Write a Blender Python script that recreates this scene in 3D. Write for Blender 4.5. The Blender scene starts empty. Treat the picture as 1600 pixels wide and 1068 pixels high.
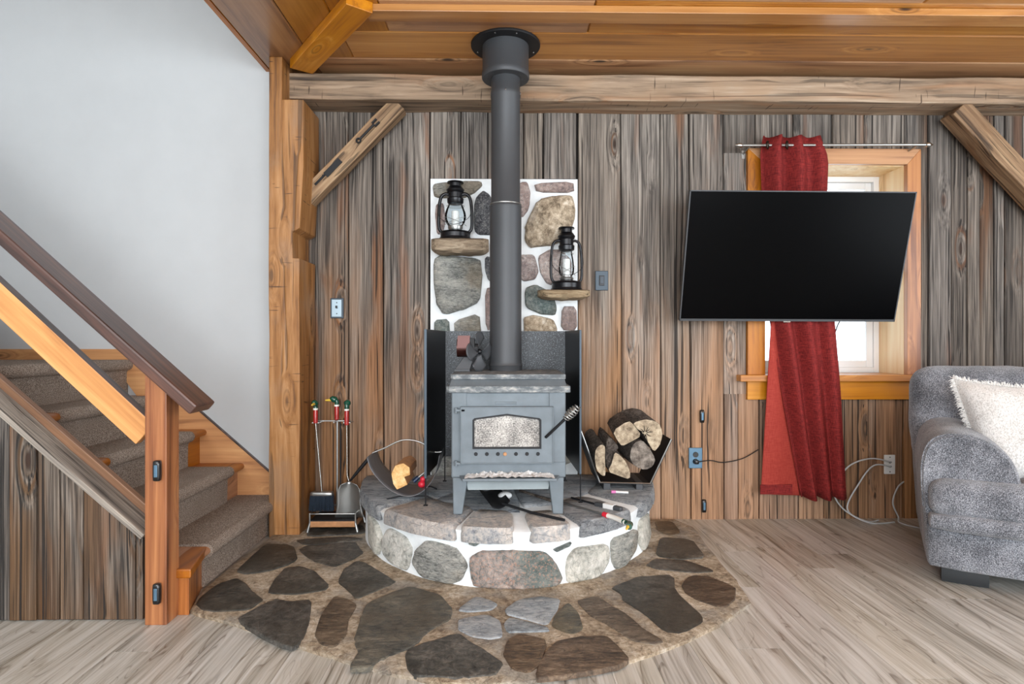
import bpy, math, random
from mathutils import Vector, Matrix, noise as mnoise
random.seed(7)
C = bpy.context.scene.collection
PI = math.pi
# ---------------------------------------------------------------- camera, world, light, exposure
FPX, CH, CD = 953.0, 1.05, 3.6            # focal length in pixels, eye height, distance to the plank wall
YAW = math.atan(15/FPX)
cam_d = bpy.data.cameras.new('camera'); cam = bpy.data.objects.new('camera', cam_d); C.objects.link(cam)
cam_d.sensor_width = 36; cam_d.lens = FPX*36/1600; cam_d.clip_start = .05
cam.location = (0, -CD, CH); cam.rotation_euler = (PI/2, 0, -YAW)
bpy.context.scene.camera = cam
vs = bpy.context.scene.view_settings
vs.view_transform = 'Standard'; vs.look = 'None'; vs.gamma = 1; vs.use_curve_mapping = False
vs.exposure = 0.1
world = bpy.data.worlds.new('sky'); bpy.context.scene.world = world; world.use_nodes = True
wb = world.node_tree.nodes['Background']; wb.inputs[0].default_value = (.86, .93, 1, 1); wb.inputs[1].default_value = 3.6
def area(name, loc, rot, sx, sy, power, col=(1, 1, 1)):
    l = bpy.data.lights.new(name, 'AREA'); l.shape = 'RECTANGLE'; l.size = sx; l.size_y = sy; l.energy = power; l.color = col
    o = bpy.data.objects.new(name, l); C.objects.link(o); o.location = loc; o.rotation_euler = rot
    return o
# daylight through the windows of the room behind the camera and in the right-hand wall, and the loft's high window
area('daylight_rear_window', (-.35, -6.25, 1.45), (PI/2, 0, 0), 2.2, 1.9, 150, (.89, .95, 1))
area('daylight_rear_window', (2.45, -6.25, 1.45), (PI/2, 0, 0), 2.2, 1.9, 95, (.88, .945, 1))
area('daylight_side_window', (4.1, -2.9, 1.35), (PI/2, 0, PI/2), 2.2, 1.9, 60, (.86, .94, 1))
area('daylight_loft_window', (-2.6, -6.25, 3.3), (math.radians(80), 0, 0), 1.7, 1.7, 60, (1, .99, .97))

# ---------------------------------------------------------------- helpers
def lin(h):
    h = h.lstrip('#'); r = [int(h[i:i+2], 16)/255 for i in (0, 2, 4)]
    return tuple((c/12.92 if c <= .04045 else ((c+.055)/1.055)**2.4) for c in r)+(1,)
def ray(px, py):
    cx, cz = (px-800)/FPX, (534-py)/FPX
    return Vector((cx*math.cos(YAW)+math.sin(YAW), -cx*math.sin(YAW)+math.cos(YAW), cz))
def W(px, py, Y=0.0):
    d = ray(px, py); t = (Y+CD)/d.y
    return (d.x*t, CH+d.z*t)
def G(px, py, z=0.0):
    d = ray(px, py); t = (z-CH)/d.z
    return (d.x*t, -CD+d.y*t)
def P(px, py, Y):
    x, z = W(px, py, Y); return Vector((x, Y, z))
class MB:
    def __init__(s): s.v = []; s.f = []; s.m = []
    def add(s, v, f, mi=0, mat=None):
        n = len(s.v)
        s.v += [tuple(mat @ Vector(p)) if mat is not None else tuple(p) for p in v]
        s.f += [tuple(i+n for i in q) for q in f]; s.m += [mi]*len(f)
        return s
    def box(s, a, b, mi=0, mat=None):
        x0, y0, z0 = a; x1, y1, z1 = b
        v = [(x0,y0,z0),(x1,y0,z0),(x1,y1,z0),(x0,y1,z0),(x0,y0,z1),(x1,y0,z1),(x1,y1,z1),(x0,y1,z1)]
        return s.add(v, [(0,3,2,1),(4,5,6,7),(0,1,5,4),(1,2,6,5),(2,3,7,6),(3,0,4,7)], mi, mat)
    def cbox(s, c, d, mi=0, mat=None):
        return s.box([c[i]-d[i]/2 for i in range(3)], [c[i]+d[i]/2 for i in range(3)], mi, mat)
    def prism(s, lo, hi, mi=0, side=None):
        n = len(lo); side = mi if side is None else side
        k = len(s.v); s.v += [tuple(p) for p in lo]+[tuple(p) for p in hi]
        s.f += [tuple(k+i for i in range(n))[::-1], tuple(k+n+i for i in range(n))]; s.m += [mi, mi]
        for i in range(n):
            j = (i+1) % n
            s.f.append((k+i, k+j, k+n+j, k+n+i)); s.m.append(side)
        return s
    def xz(s, poly, y0, y1, mi=0, side=None):     # polygon in x,z pushed along y
        return s.prism([(x, y1, z) for x, z in poly], [(x, y0, z) for x, z in poly], mi, side)
    def xy(s, poly, z0, z1, mi=0, side=None):
        return s.prism([(x, y, z0) for x, y in poly], [(x, y, z1) for x, y in poly], mi, side)
    def lathe(s, prof, c=(0,0,0), n=24, mi=0, mat=None):
        v = []; f = []
        for r, z in prof:
            for i in range(n):
                a = 2*PI*i/n; v.append((c[0]+r*math.cos(a), c[1]+r*math.sin(a), c[2]+z))
        for k in range(len(prof)-1):
            for i in range(n):
                j = (i+1) % n; f.append((k*n+i, k*n+j, (k+1)*n+j, (k+1)*n+i))
        if prof[0][0] > 1e-4: f.append(tuple(range(n))[::-1])
        if prof[-1][0] > 1e-4: f.append(tuple((len(prof)-1)*n+i for i in range(n)))
        return s.add(v, f, mi, mat)
    def tube(s, pts, r, n=8, mi=0, closed=False, rz=None):
        pts = [Vector(p) for p in pts]; v = []; f = []; N = len(pts); up = None
        rs = r if isinstance(r, (list, tuple)) else [r]*N
        for i, p in enumerate(pts):
            if closed: t = pts[(i+1) % N]-pts[i-1]
            else: t = pts[min(i+1, N-1)]-pts[max(i-1, 0)]
            t.normalize()
            if up is None:
                up = Vector((0,0,1)) if abs(t.z) < .9 else Vector((1,0,0))
            a = t.cross(up).normalized(); b = a.cross(t).normalized(); up = b
            for k in range(n):
                w = 2*PI*k/n; v.append(p+(a*math.cos(w)+b*math.sin(w))*rs[i])
        for i in range(N if closed else N-1):
            for k in range(n):
                l = (k+1) % n; j = (i+1) % N
                f.append((i*n+k, j*n+k, j*n+l, i*n+l))
        if not closed: f += [tuple(range(n)), tuple((N-1)*n+k for k in range(n))[::-1]]
        return s.add(v, f, mi)
    def ell(s, c, r, n=14, m=8, mi=0, mat=None):
        v = [(0,0,-1)]; f = []
        for k in range(1, m):
            a = -PI/2+PI*k/m
            for i in range(n): v.append((math.cos(a)*math.cos(2*PI*i/n), math.cos(a)*math.sin(2*PI*i/n), math.sin(a)))
        v.append((0,0,1)); L = len(v)-1
        for i in range(n):
            j = (i+1) % n; f.append((0, 1+j, 1+i)); f.append((L, 1+(m-2)*n+i, 1+(m-2)*n+j))
            for k in range(m-2): f.append((1+k*n+i, 1+k*n+j, 1+(k+1)*n+j, 1+(k+1)*n+i))
        M = Matrix.Translation(Vector(c)) @ (mat if mat is not None else Matrix()) @ Matrix.Diagonal((r[0], r[1], r[2], 1))
        return s.add(v, f, mi, M)
    def rbox(s, c, d, r, n=8, puff=0.0, mi=0, mat=None, fn=None):   # soft cushion-like box
        hx, hy, hz = d[0]/2, d[1]/2, d[2]/2; idx = {}; v = []; f = []
        def pt(i, j, k):
            q = (i, j, k)
            if q in idx: return idx[q]
            u = [2*t/n-1 for t in q]
            u = [math.copysign(1-(1-abs(t))**1.3, t) for t in u]
            p = Vector((u[0]*hx, u[1]*hy, u[2]*hz))
            inner = Vector((max(-hx+r, min(hx-r, p.x)), max(-hy+r, min(hy-r, p.y)), max(-hz+r, min(hz-r, p.z))))
            w = p-inner
            if w.length > 1e-6: p = inner+w.normalized()*r
            if puff:
                ux, uy, uz = p.x/hx, p.y/hy, p.z/hz
                p = Vector((p.x*(1+puff*(1-uy*uy)*(1-uz*uz)*hz/hx), p.y*(1+puff*(1-ux*ux)*(1-uz*uz)), p.z*(1+puff*(1-ux*ux)*(1-uy*uy))))
            if fn: p = fn(p)
            idx[q] = len(v); v.append(p+Vector(c)); return idx[q]
        R = range(n)
        for a in R:
            for b in R:
                for e in (0, n):
                    for g in ([pt(e,a,b), pt(e,a+1,b), pt(e,a+1,b+1), pt(e,a,b+1)], [pt(a,e,b), pt(a,e,b+1), pt(a+1,e,b+1), pt(a+1,e,b)], [pt(a,b,e), pt(a+1,b,e), pt(a+1,b+1,e), pt(a,b+1,e)]):
                        f.append(tuple(g if e else g[::-1]))
        return s.add(v, f, mi, mat)
def obj(name, mb, mat, parent=None, bevel=0, smooth=0, kind=None, label=None, seg=2, at=None):
    off = Vector((0,0,0))
    if parent is not None and '_o' in parent: off = Vector(parent['_o'])
    if at is not None: off = Vector(at)
    me = bpy.data.meshes.new(name)
    me.from_pydata([tuple(Vector(p)-off) for p in mb.v], [], mb.f)
    for m in (mat if isinstance(mat, (list, tuple)) else [mat]): me.materials.append(m)
    if any(mb.m): me.polygons.foreach_set('material_index', mb.m)
    me.update()
    if smooth:
        me.shade_smooth(); me.set_sharp_from_angle(angle=math.radians(smooth))
    o = bpy.data.objects.new(name, me); C.objects.link(o)
    if parent is not None: o.parent = parent
    if at is not None:
        o.location = at if parent is None else Vector(at)-Vector(parent.get('_o', (0,0,0)))
        o['_o'] = tuple(at)
    elif parent is not None and '_o' in parent: o['_o'] = tuple(parent['_o'])
    if bevel:
        b = o.modifiers.new('bevel', 'BEVEL'); b.width = bevel; b.segments = seg; b.limit_method = 'ANGLE'; b.angle_limit = math.radians(35)
        b.harden_normals = False
    if kind: o['kind'] = kind
    if label: o['label'] = label
    return o
def thing(name, label, cat, loc=(0,0,0), group=None, kind=None):
    o = bpy.data.objects.new(name, None); C.objects.link(o); o.location = loc; o.empty_display_size = .1
    o['_o'] = tuple(loc); o['label'] = label; o['category'] = cat
    if group: o['group'] = group
    if kind: o['kind'] = kind
    return o
def tag(o, label, cat, group=None, kind=None):
    o['label'] = label; o['category'] = cat
    if group: o['group'] = group
    if kind: o['kind'] = kind
    return o
def smoothpoly(p, it=2, w=.22):
    for _ in range(it):
        q = []
        for i in range(len(p)):
            a, b = p[i], p[(i+1) % len(p)]
            q.append((a[0]*(1-w)+b[0]*w, a[1]*(1-w)+b[1]*w)); q.append((a[0]*w+b[0]*(1-w), a[1]*w+b[1]*(1-w)))
        p = q
    return p
def rnd(a, b): return random.uniform(a, b)
def spline(pts, n=6):
    pts = [Vector(p) for p in pts]; out = []
    for i in range(len(pts)-1):
        p0, p1, p2, p3 = pts[max(i-1,0)], pts[i], pts[i+1], pts[min(i+2, len(pts)-1)]
        for k in range(n):
            t = k/n
            out.append(.5*((2*p1)+(p2-p0)*t+(2*p0-5*p1+4*p2-p3)*t*t+(3*p1-p0-3*p2+p3)*t**3))
    return out+[pts[-1]]

# ---------------------------------------------------------------- materials
class NT:
    def __init__(s, name):
        s.mat = bpy.data.materials.new(name); s.mat.use_nodes = True
        s.t = s.mat.node_tree; s.b = s.t.nodes['Principled BSDF']
    def n(s, ty, ins=None, **kw):
        o = s.t.nodes.new('ShaderNode'+ty)
        for k, v in kw.items(): setattr(o, k, v)
        for k, v in (ins or {}).items(): s.set(o.inputs[k], v)
        return o
    def set(s, sock, v):
        if isinstance(v, bpy.types.NodeSocket): s.t.links.new(v, sock)
        else: sock.default_value = v
    def math(s, op, a, b=0.0, c=None):
        o = s.n('Math', operation=op); s.set(o.inputs[0], a); s.set(o.inputs[1], b)
        if c is not None: s.set(o.inputs[2], c)
        return o.outputs[0]
    def ramp(s, fac, stops, interp='LINEAR'):
        o = s.n('ValToRGB'); s.set(o.inputs[0], fac); cr = o.color_ramp; cr.interpolation = interp
        while len(cr.elements) < len(stops): cr.elements.new(.5)
        for e, (p, c) in zip(cr.elements, stops): e.position = p; e.color = c if len(c) == 4 else tuple(c)+(1,)
        return o.outputs[0]
    def mix(s, fac, a, b, mode='MIX'):
        o = s.n('Mix', data_type='RGBA', blend_type=mode); s.set(o.inputs[0], fac); s.set(o.inputs[6], a); s.set(o.inputs[7], b)
        return o.outputs[2]
    def co(s, off=True):
        tc = s.n('TexCoord').outputs['Object']
        if not off: return tc
        r = s.n('ObjectInfo').outputs['Random']
        cx = s.n('CombineXYZ', {0: s.math('MULTIPLY', r, 37.3), 1: s.math('MULTIPLY', r, 71.7), 2: s.math('MULTIPLY', r, 53.1)}).outputs[0]
        return s.n('VectorMath', {0: tc, 1: cx}, operation='ADD').outputs[0]
    def scale(s, v, sc):
        return s.n('VectorMath', {0: v, 1: tuple(sc)}, operation='MULTIPLY').outputs[0]
    def noise(s, v, sc=1, detail=4, rough=.55, dist=0):
        return s.n('TexNoise', {'Vector': v, 'Scale': sc, 'Detail': detail, 'Roughness': rough, 'Distortion': dist}).outputs[0]
    def mr(s, v, a, b, c=0.0, d=1.0):
        return s.n('MapRange', {0: v, 1: a, 2: b, 3: c, 4: d}, interpolation_type='SMOOTHSTEP').outputs[0]
    def bump(s, h, strength=.5, dist=.003):
        s.t.links.new(s.n('Bump', {'Strength': strength, 'Distance': dist, 'Height': h}).outputs[0], s.b.inputs['Normal'])
    def vary(s, col, lo=.85, hi=1.15, hs=0.0):
        r = s.n('ObjectInfo').outputs['Random']
        v = s.n('MapRange', {0: r, 1: 0, 2: 1, 3: lo, 4: hi}).outputs[0]
        h = s.n('MapRange', {0: s.math('FRACT', s.math('MULTIPLY', r, 17.3)), 1: 0, 2: 1, 3: .5-hs, 4: .5+hs}).outputs[0]
        sa = s.n('MapRange', {0: s.math('FRACT', s.math('MULTIPLY', r, 7.7)), 1: 0, 2: 1, 3: .8, 4: 1.2}).outputs[0]
        return s.n('HueSaturation', {'Hue': h, 'Saturation': sa, 'Value': v, 'Color': col}).outputs[0]
def ax(axis, across, along):
    return tuple(along if axis == a else across for a in 'XYZ')
def plain(name, col, rough=.5, metal=0, spec=None, var=.0, nsc=40, bump=0, coat=0, emit=None):
    t = NT(name); c = lin(col)
    if var or bump:
        n = t.noise(t.co(), nsc, 4)
        dk = tuple(x*(1-var) for x in c[:3])+(1,); lt = tuple(min(1, x*(1+var)) for x in c[:3])+(1,)
        t.set(t.b.inputs['Base Color'], t.ramp(n, [(.3, dk), (.7, lt)]))
        if bump: t.bump(n, bump)
    else: t.b.inputs['Base Color'].default_value = c
    t.b.inputs['Roughness'].default_value = rough; t.b.inputs['Metallic'].default_value = metal
    if spec is not None: t.b.inputs['Specular IOR Level'].default_value = spec
    if coat: t.b.inputs['Coat Weight'].default_value = coat; t.b.inputs['Coat Roughness'].default_value = .15
    return t.mat
def wood(name, cols, axis='X', across=55, along=2.0, rough=.6, knots=.6, streak=None, sfac=(.5, .7), lo=.82, hi=1.18, bump=.4, coat=0, low=None, cracks=0, hs=.002, hew=0, fine=.5, wide=(.36, .64), patch=None):
    t = NT(name); co = t.co()
    kv = t.n('TexVoronoi', {'Vector': t.scale(co, ax(axis, 5.5, 1.7)), 'Scale': 1.0, 'Randomness': 1.0}).outputs['Distance']
    halo = t.mr(kv, 0, .34, 1, 0)
    wm = t.math('MULTIPLY', halo, 2.2*knots)
    wob = t.math('MULTIPLY', t.noise(t.scale(co, ax(axis, 1.8, .7)), 1, 2), 2.2)
    w1 = t.math('ADD', wm, wob)
    warp = t.n('CombineXYZ', {0: w1, 1: w1, 2: w1}).outputs[0]
    def layer(a, l, d, r):
        return t.noise(t.n('VectorMath', {0: t.scale(co, ax(axis, a, l)), 1: warp}, operation='ADD').outputs[0], 1, d, r)
    nf = layer(across*2.6, along*1.6, 3, .6); n1 = layer(across, along, 5, .62); n2 = layer(across*.2, along*.35, 3, .5)
    fac = t.math('ADD', t.math('ADD', t.math('MULTIPLY', n1, .42), t.math('MULTIPLY', nf, .58*fine)), t.math('MULTIPLY', n2, .58*(1-fine)))
    k = len(cols); stops = [(wide[0]+(wide[1]-wide[0])*i/(k-1), lin(c)) for i, c in enumerate(cols)]
    col = t.ramp(fac, stops)
    def tone(c, d=.35): return t.ramp(fac, [(wide[0], tuple(q*d for q in lin(c)[:3])+(1,)), (.56, lin(c))])
    if streak:
        sn = layer(9, .5, 3, .5)
        col = t.mix(t.mr(sn, sfac[0], sfac[1], 0, .8), col, tone(streak))
    if low:      # warmer, less greyed wood towards the floor, with a ragged upper limit
        z = t.n('SeparateXYZ', {0: t.n('NewGeometry').outputs['Position']}).outputs[2]
        zz = t.math('ADD', z, t.math('MULTIPLY', t.math('SUBTRACT', layer(7, .5, 3, .5), .5), 3.2))
        col = t.mix(t.mr(zz, low[1], low[2], .8, 0), col, tone(low[0]))
    if patch:
        hn2 = t.noise(t.scale(co, ax(axis, 5, 3)), 1, 4); col = t.mix(t.mr(hn2, .5, .68, 0, .6), col, tone(patch, .6))
    if cracks:
        cn = layer(across*.9, along*.3, 2, .5)
        ck = t.mr(cn, .33, .38, 1, 0); col = t.mix(t.math('MULTIPLY', ck, cracks), col, lin('17120f'))
    if hew:
        hn = t.noise(t.scale(co, ax(axis, 7, 75)), 1, 1, .4); gate = t.mr(t.noise(t.scale(co, (5, 5, 5)), 1, 2), .5, .62)
        he = t.mr(hn, .66, .72); col = t.mix(t.math('MULTIPLY', t.math('MULTIPLY', he, hew), gate), col, lin('2f1e12'))
    if knots:
        core = t.mr(kv, .04, .085, 1, 0); ring = t.mr(t.math('ABSOLUTE', t.math('SUBTRACT', kv, .11)), 0, .025, .6, 0)
        col = t.mix(t.math('MULTIPLY', core, min(1, knots*1.1)), col, lin('2e1c11')); col = t.mix(t.math('MULTIPLY', ring, min(1, knots)), col, tuple(q*.35 for q in lin(cols[1])[:3])+(1,))
    col = t.vary(col, lo, hi, hs)
    t.set(t.b.inputs['Base Color'], col); t.b.inputs['Roughness'].default_value = rough
    h = fac
    if cracks: h = t.math('SUBTRACT', fac, t.math('MULTIPLY', ck, .6))
    t.bump(h, bump, .006)
    if coat: t.b.inputs['Coat Weight'].default_value = coat; t.b.inputs['Coat Roughness'].default_value = .22
    return t.mat
def stonem(name, cols, sc=9, speck=None, rough=.8, bump=.8, lay=None, lo=.85, hi=1.15, hs=.006, patch=None):
    t = NT(name); co = t.co()
    v = t.scale(co, lay) if lay else co
    n1 = t.noise(v, sc, 8, .72, .5); n2 = t.noise(v, sc*7, 6, .75)
    f = t.math('ADD', t.math('MULTIPLY', n1, .5), t.math('MULTIPLY', n2, .5))
    k = len(cols); col = t.ramp(f, [(.39+.22*i/(k-1), lin(c)) for i, c in enumerate(cols)])
    pn = t.noise(co, sc*.45, 4, .6)
    if patch: col = t.mix(t.mr(pn, .48, .62, 0, .75), col, t.ramp(f, [(.4, tuple(q*.5 for q in lin(patch)[:3])+(1,)), (.6, lin(patch))]))
    col = t.n('HueSaturation', {'Value': t.n('MapRange', {0: pn, 1: .3, 2: .7, 3: 1.25, 4: .78}).outputs[0], 'Color': col}).outputs[0]
    if speck:
        s1 = t.noise(co, sc*14, 3, .7); col = t.mix(t.mr(s1, .54, .6, 0, .7), col, lin(speck))
    ve = t.n('TexVoronoi', {'Vector': t.n('VectorMath', {0: co, 1: t.n('TexNoise', {'Vector': co, 'Scale': 6.0}).outputs[1]}, operation='ADD').outputs[0], 'Scale': sc*.7}, feature='DISTANCE_TO_EDGE').outputs['Distance']
    cr = t.mr(ve, 0, .02, .4, 0); col = t.mix(cr, col, tuple(x*.35 for x in lin(cols[0])[:3])+(1,))
    t.set(t.b.inputs['Base Color'], t.vary(col, lo, hi, hs)); t.b.inputs['Roughness'].default_value = rough
    t.bump(t.math('SUBTRACT', f, t.math('MULTIPLY', cr, .2)), bump*1.2, .02)
    return t.mat
M = {}
M['barn'] = wood('weathered_barn_wood', ['1d1a18', '57504a', '81786f', 'a59b90'], 'Z', 72, 1.5, .8, .8, '8e6040', (.56, .72), .76, 1.12, .8, low=('bd8f68', -.1, 1.75), cracks=.85, fine=.62, wide=(.37, .615))
M['barn_top'] = wood('grey_brown_barn_wood', ['1c1917', '4f4842', '756c63', '968c82'], 'Z', 72, 1.5, .8, .7, '76543e', (.52, .7), .78, 1.12, .8, cracks=.85, fine=.62, wide=(.37, .615))
M['barn_stair'] = wood('dark_weathered_barn_wood', ['120f0d', '3a342f', '665c53', '8b8177'], 'Z', 75, 1.4, .7, .9, '6e4a30', (.54, .72), .8, 1.2, .9, low=('654a32', -.1, .7), cracks=.9, fine=.62, wide=(.37, .615))
M['barn_cap'] = wood('weathered_cap_wood', ['39342f', '7b7269', 'a1978a', 'c2b4a2'], 'X', 70, 2.2, .8, .2, None, lo=.95, hi=1.05, bump=.8, cracks=.7)
M['hewn_post'] = wood('honey_hewn_timber', ['4a3120', '8f6745', 'a87f5b', 'bb9470'], 'Z', 24, 2.0, .55, .6, '7d6350', (.56, .72), .97, 1.03, .6, hew=.8, cracks=.5, patch='9d8068')
M['hewn_beam'] = wood('grey_tan_hewn_timber', ['4b3e33', '88725c', 'a58c73', 'bfaa93'], 'X', 26, 1.6, .7, .6, 'a67a56', (.5, .68), .97, 1.03, .7, hew=.8, cracks=.5, patch='a98a6c')
M['brace'] = wood('brown_brace_timber', ['3a2a1d', '7c624a', '9d8163', 'b39878'], 'X', 40, 2.0, .7, .5, '8f6845', (.5, .7), .95, 1.05, .7, cracks=.6)
M['ceil'] = wood('varnished_pine', ['74451c', 'a87038', 'ba8246', 'cb995c'], 'X', 26, .7, .34, 1.0, '9c5a1c', (.56, .75), .96, 1.03, .12, coat=.45, fine=.3)
M['ceil_y'] = wood('varnished_pine_lengthwise', ['6d4322', '946230', 'a4713c', 'b07e48'], 'Y', 22, .7, .36, .8, '845020', (.56, .75), .95, 1.04, .12, coat=.4, fine=.3)
M['pine'] = wood('orange_pine', ['8a4e1a', 'bd7c36', 'cd8e46', 'dca25a'], 'X', 26, .9, .45, .8, 'a5652c', (.58, .78), .93, 1.07, .15, coat=.2, fine=.3)
M['pine_z'] = wood('orange_pine_upright', ['7c4416', 'b06e30', 'c2803e', 'd09450'], 'Z', 26, .9, .45, .8, '965522', (.58, .78), .95, 1.05, .15, coat=.2, fine=.3)
M['pine_y'] = wood('orange_pine_depthwise', ['68360f', '9c5e26', 'ae6f36', 'be8248'], 'Y', 26, .9, .45, .6, '8c5020', (.58, .78), .92, 1.05, .15, coat=.2, fine=.3)
M['stringer'] = wood('brown_stringer_wood', ['4b2f1c', '77502f', '8f633c', 'a2754a'], 'X', 30, 1.0, .5, .4, None, lo=.95, hi=1.05, bump=.15, coat=.1)
M['reveal'] = wood('daylit_pine', ['cba270', 'ecc894', 'f4d8aa', 'f9e4bf'], 'Z', 22, .9, .5, .7, None, lo=.97, hi=1.03, bump=.1, fine=.3)  # pine of the window reveal, with the brightness of outside daylight put into its colour
M['newel'] = wood('red_brown_newel_wood', ['4a220c', '8b4c1c', 'a86630', 'c08246'], 'Z', 30, 1.2, .42, 1.0, '713417', (.52, .7), .97, 1.03, .25, coat=.3, fine=.35)
M['rail'] = wood('dark_red_brown_rail', ['231412', '43302b', '5b3f36', '76503e'], 'X', 22, 1.4, .38, .2, '8a5228', (.6, .78), .97, 1.03, .2, coat=.3)
M['carpet'] = None
def carpet():
    t = NT('beige_brown_carpet'); co = t.co(False)
    n = t.noise(co, 260, 3, .8); n2 = t.noise(co, 5, 3)
    c = t.ramp(n, [(.36, lin('4f423a')), (.5, lin('98887b')), (.64, lin('d2c5b8'))])
    t.set(t.b.inputs['Base Color'], t.mix(t.mr(n2, .35, .7, 0, .25), c, lin('7a6c60'))); t.b.inputs['Roughness'].default_value = 1
    t.b.inputs['Specular IOR Level'].default_value = .1; t.bump(n, .8, .006); return t.mat
M['carpet'] = carpet()
def vinyl():
    t = NT('grey_wood_look_floor'); co = t.co()
    w = t.noise(t.scale(co, (6, .9, 6)), 1, 2); wv = t.n('CombineXYZ', {0: t.math('MULTIPLY', w, 5.0), 1: w, 2: 0.0}).outputs[0]
    def lay(a, l, d, r=.6): return t.noise(t.n('VectorMath', {0: t.scale(co, (a, l, a)), 1: wv}, operation='ADD').outputs[0], 1, d, r)
    g = lay(26, .8, 5); gf = lay(110, 2.2, 3)
    n = lay(5, .35, 2, .4); ct = t.math('ABSOLUTE', t.math('SUBTRACT', t.math('FRACT', t.math('MULTIPLY', n, 13)), .5))
    line = t.math('MULTIPLY', t.mr(ct, .40, .5), t.mr(g, .38, .6, 1, .1))
    f = t.math('ADD', t.math('MULTIPLY', g, .6), t.math('MULTIPLY', gf, .4))
    c = t.ramp(f, [(.36, lin('797165')), (.43, lin('a5a095')), (.51, lin('bfbbb2')), (.62, lin('d3d1cb'))])
    c = t.mix(t.math('MULTIPLY', line, .75), c, lin('6b5f51'))
    t.set(t.b.inputs['Base Color'], t.vary(c, .93, 1.04, .004)); t.b.inputs['Roughness'].default_value = .34
    t.b.inputs['Specular IOR Level'].default_value = .5; t.bump(g, .08, .001); return t.mat
M['floor'] = vinyl()
M['gap'] = plain('dark_joint', '14100d', .95)
M['back'] = plain('dark_backing', '1b1512', .95)
M['white'] = plain('white_painted_plaster', 'bfc1c2', .85, var=.02, nsc=6, bump=.05)
M['mortar'] = plain('white_mortar', 'e9edee', .85, var=.06, nsc=22, bump=.5)
M['tan_mortar'] = stonem('tan_pad_mortar', ['6e5b48', '9b886d', 'bcaa90', 'd3c7b4'], 8, None, .7, .9, lo=.98, hi=1.02, patch='bdb4a6')
M['slate'] = stonem('dark_grey_flagstone', ['1e1d1b', '35342f', '4d4a44', '6b675f'], 6, None, .42, .6, lo=.85, hi=1.2, patch='4f4a40')
M['slate_brown'] = stonem('brown_flagstone', ['2c241c', '4d3f32', '6a5948', '8a7a67'], 5, None, .5, .6, (1, 3, 1), lo=.9, hi=1.1)
M['slate_blue'] = stonem('blue_grey_flagstone', ['6b7277', '8b9297', 'a7acaf', 'bcbcb8'], 6, None, .6, .6, (1, 2.5, 1), lo=.95, hi=1.1)
M['slab'] = stonem('layered_blue_grey_slab', ['4f545a', '8a9096', 'b0b4b7', 'c6c7c6'], 5, None, .7, .9, (1, 5, 9), lo=.95, hi=1.08)
M['granite_pink'] = stonem('pink_granite', ['6f6463', '9d8c87', 'b9a9a2', 'd4cbc5'], 8, '66656a', patch='b59a90')
M['granite_red'] = stonem('red_green_granite', ['4c5654', '827d79', 'a89a93', 'cdc3bb'], 7, 'ad8878', patch='7b8a85')
M['granite_dark'] = stonem('dark_granite', ['2c2c30', '46474b', '5d5e60', '85837f'], 9, '8a8a8a')
M['field_grey'] = stonem('grey_fieldstone', ['5d605c', '8f908b', 'b0afa8', 'c9c6bd'], 7, None, .8, .9, (1, 1, 3), patch='b3a794')
M['field_tan'] = stonem('tan_fieldstone', ['655442', '97836b', 'bca88f', 'dccfbd'], 5, None, .8, 1, patch='cdbfae')
M['field_green'] = stonem('green_grey_fieldstone', ['3e4848', '626c69', '838985', 'a8a69e'], 8, None, patch='7c7f78')
M['field_pale'] = stonem('pale_fieldstone', ['85867f', 'b3b2a8', 'cfccc2', 'dfdcd3'], 7, None, .8, .8, (1, 1, 1))
M['drift'] = wood('driftwood_stone_ledge', ['54473a', '8a7760', 'a8967c', 'c2b29a'], 'X', 60, 6, .85, .2, None, bump=.9, cracks=.5)
M['iron'] = plain('grey_blue_stove_iron', '70797f', .6, .3, var=.12, nsc=14, bump=.1)
def ash_iron():
    t = NT('ash_dusted_iron'); co = t.co(False); n = t.noise(t.scale(co, (1, 1, 2.5)), 22, 7, .7)
    t.set(t.b.inputs['Base Color'], t.ramp(n, [(.42, lin('5f6569')), (.55, lin('828789')), (.68, lin('b9b6b0'))])); t.b.inputs['Roughness'].default_value = .85; t.bump(n, .5, .004); return t.mat
M['ash_iron'] = ash_iron()
M['pipe'] = plain('matt_dark_grey_pipe', '46484b', .5, .2, var=.06, nsc=5)
M['black'] = plain('black_metal', '15161a', .32, .3)
M['blackmatt'] = plain('matt_black_iron', '1a1b1e', .6, .2, var=.15, nsc=60)
def shieldm():
    t = NT('black_speckled_sheet_metal'); co = t.co(False); n = t.noise(co, 190, 2, .6)
    t.set(t.b.inputs['Base Color'], t.ramp(n, [(.55, lin('1f2124')), (.68, lin('6d7276'))])); t.b.inputs['Roughness'].default_value = .4; t.b.inputs['Metallic'].default_value = .3; return t.mat
M['shield'] = shieldm()
M['steel'] = plain('brushed_steel', 'a9a9a6', .33, .9)
M['chrome'] = plain('bright_metal', 'cfcfcb', .22, 1)
M['bluesteel'] = plain('blue_grey_plate', '5f7f96', .35, .5, var=.05, nsc=40)
M['whiteplastic'] = plain('white_plastic', 'e8e8e6', .4)
M['blackplastic'] = plain('black_plastic', '101113', .28, coat=.3)
M['rubber'] = plain('black_cord', '131313', .6)
M['greycable'] = plain('grey_cable', 'b9bcbd', .5)
M['red'] = plain('red_painted_wood', 'a3201d', .35, coat=.4, var=.15, nsc=30)
M['redbright'] = plain('bright_red_plastic', 'd8283c', .4)
M['green'] = plain('glossy_dark_green_paint', '0e4a38', .2, coat=.6)
M['whitepaint'] = plain('white_paint', 'efece4', .4)
M['yellow'] = plain('yellow_paint', 'd9b43c', .4)
M['bristle'] = plain('dark_blue_bristle', '1d2a38', .9, var=.5, nsc=220, bump=.8)
M['brass'] = plain('worn_copper_wood', 'b07d52', .5, var=.2, nsc=30)
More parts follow.
